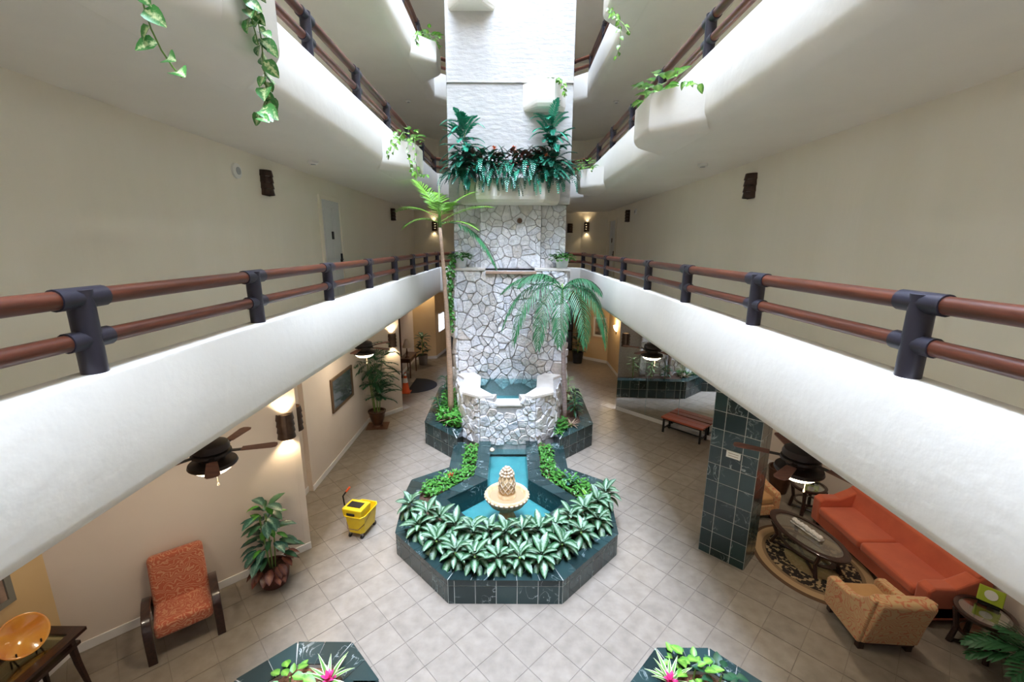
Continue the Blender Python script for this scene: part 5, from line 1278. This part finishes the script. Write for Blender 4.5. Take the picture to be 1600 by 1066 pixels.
def strand(t, pts, me, n, s=1.0, seed=1, r=.005, stem=STEM):
    rg = random.Random(seed); P = [Vector(p) for p in pts]
    obj('vine_stem', MB().tube(P, r, 5), stem, t, world=True)
    seg = [(P[i+1]-P[i]).length for i in range(len(P)-1)]; tot = sum(seg)
    for k in range(n):
        d = tot*(k+.5)/n; i = 0
        while i < len(seg)-1 and d > seg[i]: d -= seg[i]; i += 1
        q = P[i].lerp(P[i+1], min(1, d/seg[i])); a = rg.uniform(0, 2*PI)
        leaf(t, me, tuple(q), (math.cos(a), math.sin(a), rg.uniform(-1.1, -.1)), s*rg.uniform(.75, 1.2), up=(rg.uniform(-.6, .6), -.8, .6))
for k in range(4): strand(ivp, [(-1.50-.02*k, 11.70-.02*k, 4.80), (-1.60-.03*k, 11.60, 4.6), (-1.62-.03*k, 11.58, 3.9), (-1.60-.02*k, 11.58, 2.8+.2*k)], lm_iv, 34, 1.2, 10+k)
# --- vines in the balcony boxes
def box_vine(nm, label, n, strands, me, seed, s=1.0, bush=.22):
    x, y, z = BOX[nm]; rg = random.Random(seed); t = thing('pothos_vine', label, 'plant', (x, y, z))
    k_ = 1 if x < 0 else -1
    for k in range(n):
        a = k*2.399; q = math.sqrt((k+.5)/n); leaf(t, me, (x+k_*.10+q*bush*math.cos(a), y-.12+q*.5*math.sin(a), z+rg.uniform(.03, .26)), (math.cos(a), math.sin(a), rg.uniform(-.2, .9)), s*rg.uniform(.8, 1.3))
    for i, (pts, c) in enumerate(strands): strand(t, pts, me, c, s*(1.0 if nm == 'L3near' else .62), seed+i)
    return t
def pp(X, *uv): return [tuple(px(u, v, X=X)) for u, v in uv]
lm_po2 = leafmesh('pothos_big', LF_POTHOS, .13, .105, .5, 'heart', 5); lm_va2 = leafmesh('pothos_big', LF_VARIE, .13, .105, .6, 'heart', 5)
x, y, z = BOX['L3near']
box_vine('L3near', 'long pothos vines hanging in front of the parapet above the corridor alarm', 22, [
    ([(x-.05, y-.55, z+.05)]+pp(-2.13, (212, -60), (225, 10), (236, 45), (252, 78), (270, 105), (284, 121)), 15),
    ([(x, y, z+.05)]+pp(-1.93, (385, -40), (398, 5), (408, 60), (413, 110), (417, 150), (404, 186)), 38),
    ([(x, y, z+.05)]+pp(-1.93, (372, -30), (388, 10), (396, 40), (404, 70)), 18)], lm_va2, 3, 1.0)
box_vine('L3far', 'pothos spilling over the parapet box above the second corridor sconce', 40, [
    (pp(-1.95, (622, 206), (612, 222), (604, 246)), 8), (pp(-1.95, (638, 215), (637, 240), (642, 262), (652, 276)), 16), (pp(-1.95, (648, 218), (648, 250), (655, 272), (668, 274)), 16), (pp(-1.95, (630, 206), (618, 225), (614, 240)), 8)], lm_po2, 5, 1.0)
box_vine('R3near', 'low pothos tuft in the parapet box farthest from the tower opposite', 44, [(pp(1.93, (1068, 128), (1080, 128), (1092, 133)), 6)], lm_po2, 7, 1.2)
box_vine('R3far', 'low pothos tuft in the parapet box next to the tower', 36, [(pp(1.93, (925, 256), (924, 268)), 4)], lm_po2, 8, 1.0)
box_vine('L4far', 'pothos spilling from the fourth-storey parapet box beside the tower', 40, [(pp(-1.95, (653, 48), (650, 58), (652, 70)), 10)], lm_po2, 9, 1.1)
box_vine('R4', 'trailing vine hanging from the fourth-storey parapet box opposite', 20, [(pp(1.90, (951, 12), (966, 28), (970, 50), (968, 75), (962, 92)), 16), (pp(1.90, (955, 20), (975, 38), (984, 52)), 6)], lm_po2, 10, 1.1)
t = thing('tower_vine', 'small trailing vine in the white box on the tower shaft', 'plant', (.85, 11.75, 9.02))
for k in range(10): a = k*2.4; leaf(t, lm_po2, (.95+.18*math.cos(a), 11.72+.1*math.sin(a), 9.08), (math.cos(a), math.sin(a), .3), .8)
strand(t, [(.95, 11.7, 9.08)]+[tuple(px(u, v, Y=11.52)) for u, v in ((872, 123), (880, 130), (883, 142), (886, 150))], lm_po2, 16, .8, 4)
# --- other potted plants
hp = thing('potted_plant', 'dark leafy plant in a grey pot by the gold wall', 'plant', (-3.86, 18.2, 0))
obj('pot', MB().lathe([(0, 0), (.17, 0), (.21, .45), (.19, .45), (.18, .38), (0, .38)], n=20), PLASTGREY, hp, smooth=True, angle=40)
rg2 = random.Random(21); lm_hd = leafmesh('hall', LF_DARK, .3, .11, .6)
for k in range(44):
    a = k*2.4; h = .45+.8*rg2.random(); el = rg2.uniform(-.1, 1); leaf(hp, lm_hd, (-3.86+.08*math.cos(a), 18.2+.08*math.sin(a), h), (math.cos(a)*math.cos(el), math.sin(a)*math.cos(el), math.sin(el)), rg2.uniform(.8, 1.2))
obj('stem', MB().tube([(0, 0, .38), (0, 0, 1.2)], .02, 6), STEM, hp)
hp2 = thing('potted_plant', 'dark leafy plant beyond the dark palm at the lobby end', 'plant', (2.95, 18.6, 0))
obj('pot', MB().lathe([(0, 0), (.2, 0), (.25, .5), (.22, .5), (.2, .42), (0, .42)], n=20), BLACK, hp2, smooth=True, angle=40)
for k in range(40):
    a = k*2.4; h = .5+.9*rg2.random(); el = rg2.uniform(-.1, 1); leaf(hp2, lm_hd, (2.95+.08*math.cos(a), 18.6+.08*math.sin(a), h), (math.cos(a)*math.cos(el), math.sin(a)*math.cos(el), math.sin(el)), rg2.uniform(.8, 1.2))
obj('stem', MB().tube([(0, 0, .42), (0, 0, 1.3)], .02, 6), STEM, hp2)
cp = thing('potted_palm', 'green palm in a bronze urn by the taupe wall past the end table', 'palm', (6.30, 3.95, 0)); urn(cp, .8)
rg2 = random.Random(31)
for k in range(14): frond(cp, (6.30, 3.95, .36), rg2.uniform(95, 265), rg2.uniform(35, 75), rg2.uniform(.6, .9), 1.6, 12, .28, .05, LF_PALMD, r=.008, start=.25)
tag(obj('lamp_cord', MB().tube([(6.0, 4.7, .012), (6.25, 4.6, .008), (6.4, 4.45, .008), (6.58, 4.38, .008)], .006, 5), BLACK), 'thin dark cord running from the end table to the wall', 'cord')
